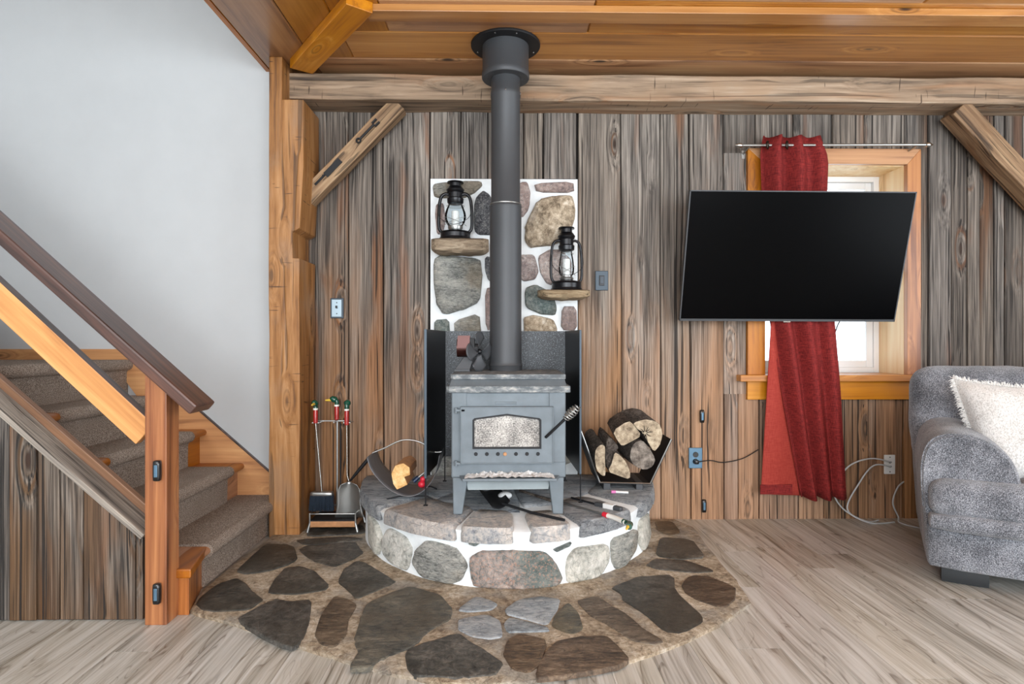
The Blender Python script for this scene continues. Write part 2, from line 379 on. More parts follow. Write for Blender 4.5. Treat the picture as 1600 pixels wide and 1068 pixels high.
M['fan'] = plain('bronze_brown_metal', '3f211c', .3, .6)
M['candle'] = plain('white_candle_wax', 'f3f1ec', .5)
M['ash'] = plain('pale_wood_ash', 'efebe5', .95, var=.3, nsc=260, bump=1)
M['bark'] = stonem('rough_log_bark', ['241f1b', '4b423a', '6d6259', '8d8378'], 16, None, .95, 1, (1, .4, 1))
M['sofaleg'] = plain('black_sofa_leg', '15191c', .5)
def endgrain(name, a, b, c):
    t = NT(name); co = t.co(); n = t.noise(co, 30, 6, .7)
    t.set(t.b.inputs['Base Color'], t.ramp(n, [(.35, lin(a)), (.52, lin(b)), (.68, lin(c))])); t.b.inputs['Roughness'].default_value = .9; t.bump(n, .6, .004); return t.mat
M['endgrain'] = endgrain('split_log_end', '6f6150', 'ab9a82', 'cfc0a6')
M['endgrey'] = endgrain('grey_log_end', '443d38', '756c63', '9c9287')
M['split'] = endgrain('fresh_split_wood', 'c28a4c', 'e6bd80', 'f3d9a8')
def fabric(name, dk, md, lt, sc=240, coarse=3, rough=1, sheen=.4, bumpd=.004):
    t = NT(name); co = t.co(False); n = t.noise(t.scale(co, (1, 1, .7)), sc, 3, .8); n2 = t.noise(co, coarse, 4, .6)
    c = t.ramp(t.math('ADD', t.math('MULTIPLY', n, .75), t.math('MULTIPLY', n2, .25)), [(.4, lin(dk)), (.5, lin(md)), (.6, lin(lt))])
    t.set(t.b.inputs['Base Color'], c); t.b.inputs['Roughness'].default_value = rough
    t.b.inputs['Sheen Weight'].default_value = sheen; t.b.inputs['Specular IOR Level'].default_value = .15
    t.bump(n, .6, bumpd); return t.mat
M['sofa'] = fabric('grey_chenille', '2c2e33', '6c6f76', 'b3b6bd', 330, 7)
M['pillow'] = fabric('cream_woven_cotton', 'bfbdb9', 'e6e5e2', 'f7f6f4', 180, 9)
M['fringe'] = plain('cream_fringe', 'f2f1ee', 1)
def curtainm(name, a, b, tr=0):
    t = NT(name); co = t.co(False)
    n = t.noise(t.scale(co, (500, 500, 30)), 1, 1); m = t.noise(t.scale(co, (30, 30, 600)), 1, 1)
    t.set(t.b.inputs['Base Color'], t.ramp(t.math('MULTIPLY', t.math('ADD', n, m), .5), [(.4, lin(a)), (.6, lin(b))])); t.b.inputs['Roughness'].default_value = .8
    t.bump(n, .15, .001)
    t.b.inputs['Specular IOR Level'].default_value = .2
    return t.mat
M['curtain'] = curtainm('red_slub_curtain', '5c1a1b', '93302d')
M['lining'] = curtainm('light_red_curtain_back', '96342c', 'ab453a')
def glassm(name, col='ffffff', rough=0, ior=1.45, alpha=.25, tint=None):
    t = NT(name); g = t.n('BsdfGlossy', {'Color': (1,1,1,1), 'Roughness': rough+.03}); tr = t.n('BsdfTransparent', {'Color': lin(col)})
    fr = t.n('Fresnel', {'IOR': ior}); mx = t.n('MixShader', {0: fr.outputs[0], 1: tr.outputs[0], 2: g.outputs[0]})
    out = [n for n in t.t.nodes if n.type == 'OUTPUT_MATERIAL'][0]; t.t.links.new(mx.outputs[0], out.inputs[0]); return t.mat
M['glass'] = glassm('clear_glass', 'f4f8fa', ior=1.25)
M['screen'] = plain('dark_glossy_screen', '010102', .28, spec=.05)
def soot():
    t = NT('sooted_stove_glass'); co = t.co(False); n = t.noise(co, 150, 5, .75); n2 = t.noise(co, 11, 4, .6)
    z = t.n('SeparateXYZ', {0: co}).outputs[2]
    c = t.ramp(t.math('ADD', t.math('MULTIPLY', n, .7), t.math('MULTIPLY', n2, .3)), [(.42, lin('4f4b48')), (.5, lin('98938d')), (.58, lin('cbc6bf'))])
    t.set(t.b.inputs['Base Color'], c); t.b.inputs['Roughness'].default_value = .35; return t.mat
M['soot'] = soot()
M['steelgrey'] = plain('light_grey_sheet', '8c9496', .6, .2, var=.1, nsc=12)
M['carrier'] = plain('worn_grey_carrier_metal', '77777a', .45, .55, var=.25, nsc=8, bump=.1)
# ---------------------------------------------------------------- the room
def beam_between(name, a, b, side, w, d, mat, parent=None, bevel=.004, ends=None, jit=0, nseg=1, kind=None, at=True):
    """a board from a to b: w wide along 'side', d deep along the remaining direction; grain follows its length"""
    a, b = Vector(a), Vector(b); X = (b-a); L = X.length; X.normalize()
    Y = Vector(side); Y = (Y-X*Y.dot(X)).normalized(); Z = X.cross(Y)
    mb = MB(); v = []; f = []
    for i in range(nseg+1):
        u = L*i/nseg; e0 = (ends or {}).get('a', 0) if i == 0 else 0; e1 = (ends or {}).get('b', 0) if i == nseg else 0
        for sy, sz in ((-1,-1),(1,-1),(1,1),(-1,1)):
            v.append((u+sy*(e0 if i == 0 else e1)*w/2, sy*w/2+rnd(-jit, jit), sz*d/2+rnd(-jit, jit)))
    for i in range(nseg):
        for k in range(4):
            l = (k+1) % 4; f.append((i*4+k, i*4+l, i*4+4+l, i*4+4+k))
    f += [(3,2,1,0), tuple(nseg*4+k for k in range(4))]
    mb.add(v, f)
    off = Vector(parent.get('_o', (0,0,0))) if parent is not None else Vector((0,0,0))
    me = bpy.data.meshes.new(name); me.from_pydata(mb.v, [], mb.f); me.materials.append(mat)
    o = bpy.data.objects.new(name, me); C.objects.link(o)
    R = Matrix((X, Y, Z)).transposed().to_4x4(); R.translation = a-off
    if parent is not None: o.parent = parent
    o.matrix_basis = R
    if bevel:
        m = o.modifiers.new('bevel', 'BEVEL'); m.width = bevel; m.segments = 2; m.limit_method = 'ANGLE'; m.angle_limit = math.radians(30)
    if kind: o['kind'] = kind
    return o
XL, XR, YB, ZC, ZT = -3.3, 4.25, -6.4, 2.58, 4.6
# floor: planks run away from the camera
fl = obj('floor', MB().box((XL, YB, -.12), (XR, .25, -.006)), M['gap'], kind='structure')
x = XL
pw = .152
while x < XR:
    y = .02+rnd(0, 1.1)
    while y > YB:
        y0, y1 = max(y-1.22, YB), min(y, .02)
        if y1-y0 > .05 and y1 > -4.2:
            obj('floor_plank', MB().box((x+.0006, y0+.0006, -.007), (min(x+pw, XR)-.0006, y1-.0006, 0)), M['floor'], fl)
        y -= 1.22
    x += pw
obj('floor_boards_behind', MB().box((XL, YB, -.007), (XR, -4.2, -.001)), M['floor'], fl, kind='stuff')
# back wall with its window opening
wx0, wz1 = W(1192, 258); wx1, wz0 = W(1412, 585)
wb_ = MB()
WD = .30
wb_.box((-1.3, .02, 0), (wx0, WD, ZC)); wb_.box((wx1, .02, 0), (XR, WD, ZC)); wb_.box((wx0, .02, 0), (wx1, WD, wz0)); wb_.box((wx0, .02, wz1), (wx1, WD, ZC))
wall = obj('wall_back', wb_, M['back'], kind='structure')
def board(xt0, xt1, z0, z1, xb0=None, xb1=None, mat='barn', n=None, cut=None, parent=wall, y=0.0, gap=.0032):
    """upright barn board between two seams; edges wander a little, face stands a little proud"""
    xb0 = xt0 if xb0 is None else xb0; xb1 = xt1 if xb1 is None else xb1
    n = n or max(1, int((z1-z0)/.42)); yf = y-rnd(0, .009); v = []; f = []
    for i in range(n+1):
        t = i/n; z = z0+(z1-z0)*t; a = xb0+(xt0-xb0)*t+gap+rnd(-.0012, .0012); b = xb1+(xt1-xb1)*t-gap+rnd(-.0012, .0012)
        e = .004; yy = yf+rnd(-.0012, .0012)
        v += [(a, y+.02, z), (a, yy+e, z), (a+e, yy, z), (b-e, yy, z), (b, yy+e, z), (b, y+.02, z)]
    for i in range(n):
        for k in range(5): f.append((i*6+k, i*6+6+k, i*6+7+k, i*6+k+1)[::-1])
    f += [tuple(range(6)), tuple(n*6+k for k in range(6))[::-1]]
    return obj('barn_board', MB().add(v, f), M[mat], parent)
def wx(px, py=190): return W(px, py)[0]
zt = 2.43
tops = [478, 545, 598, 672]; bots = [478, 545, 600, 668]
for i in range(3): board(wx(tops[i]), wx(tops[i+1]), 0, zt, wx(bots[i], 800), wx(bots[i+1], 800))
zs = W(700, 279)[1]
ab = [672, 720, 762, 818, 849, 901]
for i in range(5): board(wx(ab[i]), wx(ab[i+1]), zs, zt)
rt = [903, 969, 1031, 1076, 1129]; rb = [903, 973, 1033, 1080, 1131]
for i in range(4): board(wx(rt[i]), wx(rt[i+1]), 0, zt, wx(rb[i], 800), wx(rb[i+1], 800))
zap, zca = W(1200, 615)[1], W(1200, 240)[1]
board(wx(1129), wx(1169), zap, zca)
lo = [1131, 1153, 1186, 1248, 1287, 1357, 1411, 1436]; hi = [1129, 1180, 1239, 1300, 1350, 1413, 1436]
for i in range(7): board(wx(lo[i]), wx(lo[i+1]), 0, zap)
for i in range(6): board(wx(hi[i]), wx(hi[i+1]), zca, zt, mat='barn_top')
rr = [1430, 1450, 1486, 1511, 1531, 1553, 1569, 1597, 1640, 1690, 1735, 1790]
for i in range(11):
    if i == 0: board(wx(rr[0]), wx(rr[1]), 0, zt, mat='barn_top')
    else: board(wx(rr[i]), wx(rr[i+1]), 0, zt, mat='barn_top')
# masonry panel let into the boards
pan = obj('masonry_panel', MB().box((wx(673), -.012, .2), (wx(902), .02, zs-.004)), M['mortar'], wall)
def stone(parent, poly, place, h, mat, name='stone', r=.12, it=2, amp=.12, base=-.01, off=None, c=None):
    """rounded stone: outline 'poly' (u,v) swept out of its bed by height h"""
    p = smoothpoly(poly, it, .14 if it > 1 else .18); n = len(p)
    cu = sum(q[0] for q in p)/n; cv = sum(q[1] for q in p)/n; sd = rnd(0, 99)
    size = math.sqrt(abs(sum(p[i][0]*p[(i+1) % n][1]-p[(i+1) % n][0]*p[i][1] for i in range(n)))/2)
    v = []; f = []
    jit = [1+.05*mnoise.noise(Vector((q[0]*40+sd, q[1]*40, 3))) for q in p]
    rings = [(1.0, base), (1.0, h*.45), (1-r*.35, h*.85), (1-r, h), (.5, h), ]
    for s, hh in rings:
        s = s*1.03 if s > .7 else s
        for q, j in zip(p, jit):
            u = cu+(q[0]-cu)*s*(j if s > .7 else 1); w = cv+(q[1]-cv)*s*(j if s > .7 else 1)
            k = mnoise.noise(Vector((u*9/max(size, .05)*.12+sd, w*9/max(size, .05)*.12, sd)))*amp*h*2 if hh > h*.5 else 0
            v.append(place(u, w, hh+k))
    v.append(place(cu, cv, h*(1+amp)))
    R = len(rings)
    for k in range(R-1):
        for i in range(n):
            j = (i+1) % n; f.append((k*n+i, k*n+j, k*n+n+j, k*n+n+i))
    for i in range(n): f.append(((R-1)*n+i, (R-1)*n+(i+1) % n, R*n))
    # orient outwards
    mb = MB().add(v, f)
    a, b, c_ = [Vector(v[i]) for i in f[-1][:3]]
    nn = (b-a).cross(c_-a); out = Vector(place(cu, cv, h*2+.01))-Vector(place(cu, cv, h))
    if nn.dot(out) < 0: mb.f = [q[::-1] for q in mb.f]
    return obj(name, mb, mat, parent, smooth=50)
z4 = lambda pts: [(640+a/3.813, 260+b/3.813) for a, b in pts]
wst = [([(145,115),(190,105),(330,95),(425,98),(428,120),(380,165),(330,190),(150,190)], 'field_grey', .03),
 ([(160,230),(205,225),(215,330),(200,400),(165,405),(155,300)], 'granite_pink', .02),
 ([(440,150),(475,175),(520,260),(520,410),(390,405),(385,250),(400,190)], 'granite_dark', .03),
 ([(665,100),(700,100),(718,160),(710,250),(670,310),(600,250),(610,150)], 'granite_pink', .025),
 ([(745,108),(970,98),(975,160),(760,158)], 'granite_pink', .025),
 ([(690,360),(760,210),(860,185),(960,180),(980,260),(975,340),(920,440),(850,470),(710,485),(690,440)], 'field_tan', .05),
 ([(150,560),(200,538),(420,555),(430,660),(415,800),(330,850),(210,883),(165,820),(150,700)], 'field_grey', .045),
 ([(450,540),(520,550),(520,690),(470,680),(450,620)], 'granite_dark', .02),
 ([(670,530),(740,530),(765,620),(750,670),(690,685),(640,660),(620,560)], 'granite_pink', .03),
 ([(765,540),(830,500),(900,500),(960,560),(960,650),(900,710),(820,700),(780,640)], 'granite_pink', .02),
 ([(690,730),(750,705),(850,760),(875,850),(860,885),(780,878),(690,840)], 'field_green', .035),
 ([(905,835),(990,835),(995,975),(900,975)], 'granite_pink', .02),
 ([(680,900),(740,885),(850,910),(875,960),(870,1010),(685,1010)], 'field_tan', .03),
 ([(150,915),(235,910),(240,1000),(150,1000)], 'field_green', .02),
 ([(270,920),(415,875),(425,1000),(270,1000)], 'field_grey', .03),
 ([(450,730),(520,720),(520,960),(455,975)], 'granite_pink', .015),
 ([(160,1060),(420,1060),(430,1250),(300,1330),(150,1280)], 'field_tan', .02),
 ([(560,1060),(860,1060),(900,1250),(700,1330),(560,1280)], 'field_grey', .02),
 ([(140,1700),(230,1660),(330,1700),(330,1850),(200,1880),(135,1850)], 'field_grey', .03),
 ([(800,1600),(900,1560),(985,1600),(985,1740),(900,1780),(810,1740)], 'field_pale', .03),
 ([(140,1400),(330,1360),(360,1600),(220,1630),(140,1600)], 'field_grey', .02),
 ([(760,1400),(950,1360),(985,1500),(880,1540),(760,1540)], 'field_tan', .02)]
for pl, m, h in wst:
    pts = [W(a, b) for a, b in z4(pl)]
    stone(pan, pts, lambda u, w, h: (u, -.012-h, w), h, M[m], it=1 if len(pl) < 6 else 2)
# timber post with a notch, the beam it carries, and two braces
def hewnpoly(pts, step=.18, amp=.004):
    out = []
    for i in range(len(pts)):
        a, b = Vector(pts[i]), Vector(pts[(i+1) % len(pts)]); L = (b-a).length; n = max(1, int(L/step)); t = Vector((-(b-a).y, (b-a).x)).normalized()
        for k in range(n):
            q = a+(b-a)*k/n
            if k: q += t*rnd(-amp, amp)
            out.append((q.x, q.y))
    return out
yp0, yp1 = -.31, -.03
def px_(x_, y_, Y=yp0): return W(x_, y_, Y)
xa = px_(420, 500)[0]; xb = px_(468, 600)[0]; zc0 = px_(450, 155)[1]
xn = px_(457, 380)[0]; n0 = px_(457, 403)[1]; n1 = px_(457, 362)[1]; xm = px_(441, 130)[0]; xtp = px_(474, 200)[0]
post = hewnpoly([(xa, .0), (xb, .0), (xb, n0), (xn, n0), (xn, n1), (xb, n1+.02), (xtp, n1+.35), (xtp, zc0), (xm, zc0), (xm, ZC), (xa, ZC)], .2, .003)
po = obj('timber_post', MB().xz(post, yp0, yp1), M['hewn_post'], None, bevel=.005)
tag(po, 'thick honey-brown hewn timber post with a notch, right of the white stair wall', 'post')
bx0 = W(441, 130, -.2)[0]
def hewn_beam(x0, x1, y0, y1, z0, z1, n=34):
    v = []; f = []
    for i in range(n+1):
        t = i/n; x = x0+(x1-x0)*t
        for k, (yy, zz) in enumerate([(y0,z0),(y0+.004,(z0+z1)/2),(y0,z1),(y1,z1),(y1,z0)]):
            a = .012 if k != 3 else .002
            v.append((x, yy+mnoise.noise(Vector((x*2.1, k*5, 1)))*a, zz+(mnoise.noise(Vector((x*1.9, k*3, 7)))*a if k != 1 else 0)))
    for i in range(n):
        for k in range(5):
            l = (k+1) % 5; f.append((i*5+k, i*5+5+k, i*5+5+l, i*5+l))
    f += [(0,1,2,3,4), tuple(n*5+k for k in range(5))[::-1]]
    return MB().add(v, f)
bt = W(800, 116, -.2)[1]
bm = obj('timber_beam', hewn_beam(bx0, 3.35, -.2, -.0, 2.398, bt), M['hewn_beam'], None, bevel=.006, smooth=30)
tag(bm, 'long hewn grey-tan timber beam running under the pine ceiling above the plank wall', 'beam')
A = P(477, 316, -.1); B = P(624, 165, -.1)
dirv = (B-A).normalized()
b1 = beam_between('timber_brace', A-dirv*.02, B+dirv*.0, (-dirv.z, 0, dirv.x), .094, .085, M['brace'], None, .004, jit=.003, nseg=5)
tag(b1, 'slanting timber brace from the notched post up to the beam, wrench hung on it', 'brace')
A2 = P(1490, 172, -.12); B2 = P(1614, 306, -.12); d2 = (B2-A2).normalized()
b2 = beam_between('timber_brace', A2, B2+d2*.35, (-d2.z, 0, d2.x), .115, .12, M['brace'], None, .006, jit=.004, nseg=6)
tag(b2, 'tan timber brace slanting down to the right beside the curtain rod', 'brace')
# things on the left brace, turned into the brace's own plane
Mb = b1.matrix_basis.copy()
wr = MB(); wr.tube([(0,0,0),(.115,.0,0)], .0065, 8)
for s in (-1, 1): wr.box((.11, s*.012-.005, -.005), (.145, s*.012+.005, .005))
wr.tube([(-.012+.012*math.cos(a), .012*math.sin(a), 0) for a in [2*PI*i/12 for i in range(12)]], .005, 6, closed=True)
w1 = obj('wrench', wr, M['blackmatt']); Lb = (B-A).length
fs = 1 if (Mb.to_3x3() @ Vector((0,0,1))).y < 0 else -1
w1.matrix_basis = Mb @ Matrix.Translation((Lb*.64, .008, fs*.053))
tag(w1, 'small dark open-ended wrench fixed to the upper end of the left timber brace', 'wrench')
hp = MB(); hp.box((-.02, -.022, -.003), (.10, .012, .003)); hp.box((-.10, -.006, -.003), (-.02, .006, .003)); hp.tube([(-.03,0,0),(-.03,0,.012)], .006, 8)
h1 = obj('metal_bracket', hp, M['blackmatt'], bevel=.001); h1.matrix_basis = Mb @ Matrix.Translation((Lb*.3, .012, fs*.0465))
tag(h1, 'flat dark metal strap fixed to the lower half of the left timber brace', 'bracket')
pg = obj('wooden_peg', MB().lathe([(0,0),(.012,0),(.012,.012),(0,.012)], n=10), M['pine_z'])
pg.matrix_basis = Mb @ Matrix.Translation((.05, -.02, fs*.048)) @ (Matrix() if fs > 0 else Matrix.Rotation(PI, 4, 'X')); tag(pg, 'small round wooden peg at the foot of the left timber brace', 'peg')
# ceiling
ce = obj('ceiling', MB().box((-1.31, YB, ZC+.02), (XR, .3, ZC+.2)), M['pine_y'], kind='structure')
def cboard(x0, x1, y0, y1, mat='ceil', lap=.004):
    e = .006
    mb = MB(); z0 = ZC-rnd(0, .004)
    mb.add([(x0,y0,ZC+.02),(x1,y0,ZC+.02),(x1,y1,ZC+.02),(x0,y1,ZC+.02),(x0,y0,z0+e),(x1,y0,z0+e),(x1,y1,z0+e),(x0,y1,z0+e),(x0+e,y0+e,z0),(x1-e,y0+e,z0),(x1-e,y1-e,z0),(x0+e,y1-e,z0)],
           [(0,1,2,3),(4,5,1,0)[::-1],(5,6,2,1)[::-1],(6,7,3,2)[::-1],(7,4,0,3)[::-1],(8,9,5,4)[::-1],(9,10,6,5)[::-1],(10,11,7,6)[::-1],(11,8,4,7)[::-1],(8,11,10,9)])
    return obj('ceiling_board', mb, M[mat], ce)
ys = [.0, -.30, -.585, -.87, -1.16, -1.45, -1.74, -2.03, -2.32]
for i in range(8):
    a = [-1.03, -.80][i] if i < 2 else -.56
    j = [3.9, 3.8, .42, 1.9, 1.7, .9, 2.0, .5][i]
    cboard(a, j-.0015, ys[i+1]+.0015, ys[i]-.0015); cboard(j+.0015, XR, ys[i+1]+.0015, ys[i]-.0015)
obj('ceiling_boards_behind', MB().box((-1.31, YB, ZC), (XR, -2.32, ZC+.02)), M['ceil'], ce, kind='stuff')
for a, b, y1 in ((-1.31, -1.03, -.0), (-1.03, -.80, -.3), (-.80, -.56, -.585)):
    cboard(a+.001, b-.001, -2.31, y1, 'ceil_y')
obj('fascia', MB().box((-1.335, YB, ZC-.003), (-1.31, -.04, ZC+.22)), M['pine_y'], ce)
# batten across the ceiling and the short diagonal one that meets it
obj('trim_1', MB().box((-.62, -.835, ZC-.034), (XR, -.74, ZC-.001)), M['ceil'], None, bevel=.002, kind='structure')
pa, pb = G(471, 108, ZC-.04), G(562, 10, ZC-.04)
t2 = beam_between('trim_2', (pa[0], pa[1], ZC-.026), (pb[0], pb[1], ZC-.026), (1, .8, 0), .125, .05, M['pine'], None, .003, kind='structure')
# white wall of the stairwell and the room's other walls
obj('wall_stair', MB().box((XL, -.13, 0), (xa+.05, .12, ZT)), M['white'], kind='structure')
obj('wall_left', MB().box((XL-.12, YB, 0), (XL, .12, ZT)), M['white'], kind='structure')
wr_ = MB(); 
for a, b, z0, z1 in ((XL-.1, -2.6-.95, 0, ZT), (-3.3, -1.45, 0, 2.4), (-1.7, -1.45, 2.4, ZT), (-3.3, -1.45, 4.25, ZT), (-1.45, XR, 2.4, ZT), (-1.45, XR, 0, .5), (.75, 1.35, .5, 2.4), (3.55, XR, .5, 2.4)):
    wr_.box((a, YB-.12, z0), (b, YB, z1))
obj('wall_rear', wr_, M['white'], kind='structure')
ww = MB()
for a, b, z0, z1 in ((YB, -4.0, 0, ZC+.2), (-1.8, .3, 0, ZC+.2), (-4.0, -1.8, 0, .4), (-4.0, -1.8, 2.3, ZC+.2)): ww.box((XR, a, z0), (XR+.12, b, z1))
obj('wall_right', ww, M['white'], kind='structure')
obj('ceiling_high', MB().box((XL-.12, YB-.12, ZT), (-1.2, .3, ZT+.1)), M['white'], kind='structure')
obj('wall_loft', MB().box((-1.31, YB, ZC+.2), (-1.25, .12, ZT)), M['white'], kind='structure')

# window_1: casing, reveal, white vinyl frame, glass
wn = bpy.data.objects.new('window_1', None); C.objects.link(wn); wn['kind'] = 'structure'; wn['_o'] = (0,0,0)
ox0, oz1 = W(1165, 234); ox1, _ = W(1433, 300)
zst = wz0+.002
yc = -.035
obj('casing_board', MB().xz([(ox0, zst), (wx0, zst), (wx0, wz1), (ox0, oz1)], yc, .0), M['pine_z'], wn, bevel=.002)
obj('casing_board', MB().xz([(wx1, zst), (ox1, zst), (ox1, oz1), (wx1, wz1)], yc, .0), M['pine_z'], wn, bevel=.002)
obj('casing_board', MB().xz([(wx0, wz1), (wx1, wz1), (ox1, oz1), (ox0, oz1)], yc, .0), M['pine'], wn, bevel=.002)
sx0 = W(1158, 592, -.08)[0]; sx1 = W(1440, 592, -.08)[0]
obj('window_stool', MB().box((sx0, -.075, zst-.038), (sx1, .22, zst)), M['pine'], wn, bevel=.004)
obj('apron', MB().box((ox0, -.03, W(1200, 624, -.03)[1]), (ox1-.02, .0, zst-.038)), M['pine'], wn, bevel=.002)
yf = .245
obj('reveal_board', MB().box((wx1-.002, -.001, wz0), (wx1+.001, yf, wz1)), M['reveal'], wn)
obj('reveal_board', MB().box((wx0-.001, -.001, wz0), (wx0+.002, yf, wz1)), M['reveal'], wn)
obj('reveal_board', MB().box((wx0, -.001, wz1-.002), (wx1, yf, wz1+.001)), M['reveal'], wn)
fx0, fx1 = wx0-.0, wx1
fz1, fz0 = wz1, wz0+.0
def frame(name, x0, x1, z0, z1, w, y0, y1, mat, parent):
    mb = MB(); mb.box((x0, y0, z0), (x0+w, y1, z1)); mb.box((x1-w, y0, z0), (x1, y1, z1)); mb.box((x0+w, y0, z0), (x1-w, y1, z0+w)); mb.box((x0+w, y0, z1-w), (x1-w, y1, z1))
    return obj(name, mb, mat, parent, bevel=.003)
frame('window_frame', fx0, fx1, fz0, fz1, .035, .235, .30, M['whiteplastic'], wn)
zm = (fz0+fz1)/2
frame('sash', fx0+.035, fx1-.035, zm-.02, fz1-.035, .04, .262, .29, M['whiteplastic'], wn)
s2 = frame('sash', fx0+.035, fx1-.035, fz0+.035, zm+.02, .042, .245, .272, M['whiteplastic'], wn)
obj('pane', MB().box((fx0+.07, .274, zm), (fx1-.07, .278, fz1-.07)), M['glass'], wn)
obj('pane', MB().box((fx0+.07, .257, fz0+.07), (fx1-.07, .261, zm)), M['glass'], wn)

# ---------------------------------------------------------------- flagstone pad on the floor
padpx = [(297,953),(318,920),(345,897),(418,842),(450,812),(1058,812),(1082,822),(1118,868),(1150,905),(1173,940),(1140,965),(1080,997),(1000,1026),(920,1048),(840,1061),(760,1067),(690,1064),(600,1048),(520,1024),(430,994),(350,968)]
padp = [G(a, b, .014) for a, b in padpx]
padp = [(a, min(b, -.005)) for a, b in padp]
cx_, cy_ = 0, -.7
pm = MB(); 
pp = []
for i in range(len(padp)):
    a, b = padp[i], padp[(i+1) % len(padp)]
    for k in range(4): 
        q = (a[0]+(b[0]-a[0])*k/4, a[1]+(b[1]-a[1])*k/4); pp.append((q[0]+rnd(-.004,.004), min(q[1]+rnd(-.004,.004), -.004)))
n = len(pp); v = []; f = []
for s, z in ((1.0, 0), (1.0, .012), (.985, .018), (.75, .018), (.4, .018)):
    for q in pp: v.append((cx_+(q[0]-cx_)*s, cy_+(q[1]-cy_)*s, z+(mnoise.noise(Vector((q[0]*9*s, q[1]*9*s, 0)))*.003 if z > .013 else 0)))
for k in range(4):
    for i in range(n): f.append((k*n+i, k*n+(i+1) % n, (k+1)*n+(i+1) % n, (k+1)*n+i))
f.append(tuple(4*n+i for i in range(n)))
pad = thing('flagstone_pad', 'low rounded pad of dark flagstones in tan mortar around the raised hearth', 'stone pad', (0, -.7, 0))
obj('mortar_bed', MB().add(v, f), M['tan_mortar'], pad, smooth=60)
L_ = lambda pts: [(280+a/3.257, 740+b/3.257) for a, b in pts]
R_ = lambda pts: [(720+a/3.256, 740+b/3.256) for a, b in pts]
fs_ = [(L_([(290,495),(350,510),(470,490),(545,465),(600,435),(585,375),(545,360),(440,358),(380,410)]), 'slate'),
 (L_([(610,385),(650,365),(900,343),(910,375),(938,400),(870,440),(790,472),(680,440)]), 'slate'),
 (L_([(85,655),(180,570),(290,530),(340,560),(385,610),(425,640),(350,690),(200,697),(120,690)]), 'slate'),
 (L_([(452,600),(490,530),(540,480),(620,472),(690,495),(765,570),(740,590),(600,612),(480,608)]), 'slate'),
 (L_([(293,740),(400,680),(480,640),(560,650),(670,640),(665,720),(650,780),(620,850),(560,880),(420,815)]), 'slate'),
 (L_([(808,550),(840,480),(910,442),(960,460),(1095,545),(1080,560),(960,610),(905,633),(860,590)]), 'slate'),
 (L_([(790,620),(860,640),(905,670),(860,740),(850,820),(790,880),(720,860),(690,820),(720,720)]), 'slate_brown'),
 (L_([(960,660),(1090,600),(1180,572),(1330,620),(1385,690),(1375,740),(1250,810),(1200,870),(1050,930),(960,985),(870,980),(920,900),(890,850),(930,720)]), 'slate_mix'),
 ([(636,1016),(664,1004),(716,989),(735,1003),(752,1012),(786,1036),(772,1054),(720,1058),(640,1053)], 'slate'),
 ([(462,843),(540,838),(572,842),(500,851),(475,851)], 'slate'),
 ([(484,824),(566,819),(572,833),(480,838)], 'slate'),
 (R_([(985,240),(1075,240),(1120,300),(1060,312),(1000,285)]), 'slate_brown'),
 (R_([(1015,322),(1180,335),(1245,425),(1110,435),(990,415)]), 'slate'),
 (R_([(945,465),(985,432),(1150,440),(1295,495),(1180,502),(1000,485)]), 'slate'),
 (R_([(765,580),(900,525),(1080,515),(1090,600),(1250,745),(1110,805),(1040,800),(920,700),(830,645),(820,610)]), 'slate'),
 (R_([(1125,560),(1170,520),(1250,520),(1395,575),(1395,630),(1340,683),(1200,640),(1140,600)]), 'slate_brown'),
 (R_([(480,720),(545,655),(600,710),(625,790),(560,815),(460,775)]), 'slate_mix'),
 (R_([(590,650),(690,620),(780,680),(850,720),(930,790),(1030,850),(960,860),(880,850),(740,760),(660,720)]), 'slate_brown'),
 (R_([(385,1010),(440,900),(500,850),(620,825),(740,825),(800,880),(855,950),(780,980),(500,1030),(400,1035)]), 'slate_brown'),
 (R_([(225,690),(300,640),(400,625),(505,640),(485,700),(440,768),(330,738),(240,715)]), 'slate_blue'),
 (R_([(-15,693),(75,622),(150,645),(190,665),(150,695),(40,703)]), 'slate_blue'),
 (R_([(-10,740),(130,715),(200,750),(210,800),(205,830),(150,840),(60,830),(-10,790)]), 'slate_blue'),
 (R_([(220,765),(250,730),(340,752),(440,782),(450,800),(300,803),(240,805)]), 'slate_blue'),
 (R_([(235,850),(300,815),(425,840),(435,880),(400,970),(350,1010),(260,990),(215,920)]), 'slate_brown')]
M['slate_mix'] = stonem('green_brown_flagstone', ['302f2a', '525048', '6b6555', '8a8272'], 5, None, .45, .8, (1, 2, 1), patch='6b604c')
for pl, m in fs_:
    stone(pad, [G(a, b, .02) for a, b in pl], lambda u, w, h: (u, w, .016+h), .007, M[m], 'flagstone', r=.05, amp=.15)

# ---------------------------------------------------------------- raised hearth
HZ = .27; HC = (.03, 0.0)
hearth = thing('hearth', 'raised half-round fieldstone hearth with white mortar under the wood stove', 'hearth', (.03, -.5, .015))
def ell_pt(t, a, b): return (HC[0]-a*math.cos(t), HC[1]-b*math.sin(t))
mbv = []; mbf = []; N = 64
prof = [(.805, 1.04, .012), (.80, 1.035, .08), (.80, 1.03, .17), (.815, 1.04, .22), (.82, 1.045, .25), (.80, 1.02, .259), (.45, .6, .262), (.1, .1, .262)]
for a, b, z in prof:
    for i in range(N+1):
        t = PI*i/N; k = 1+.014*mnoise.noise(Vector((t*5, z*14, 3)))
        q = ell_pt(t, a*k, b*k); mbv.append((q[0], min(q[1], -.003), z))
for k in range(len(prof)-1):
    for i in range(N): mbf.append((k*(N+1)+i, k*(N+1)+i+1, (k+1)*(N+1)+i+1, (k+1)*(N+1)+i))
obj('mortar_core', MB().add(mbv, mbf), M['mortar'], hearth, smooth=60)
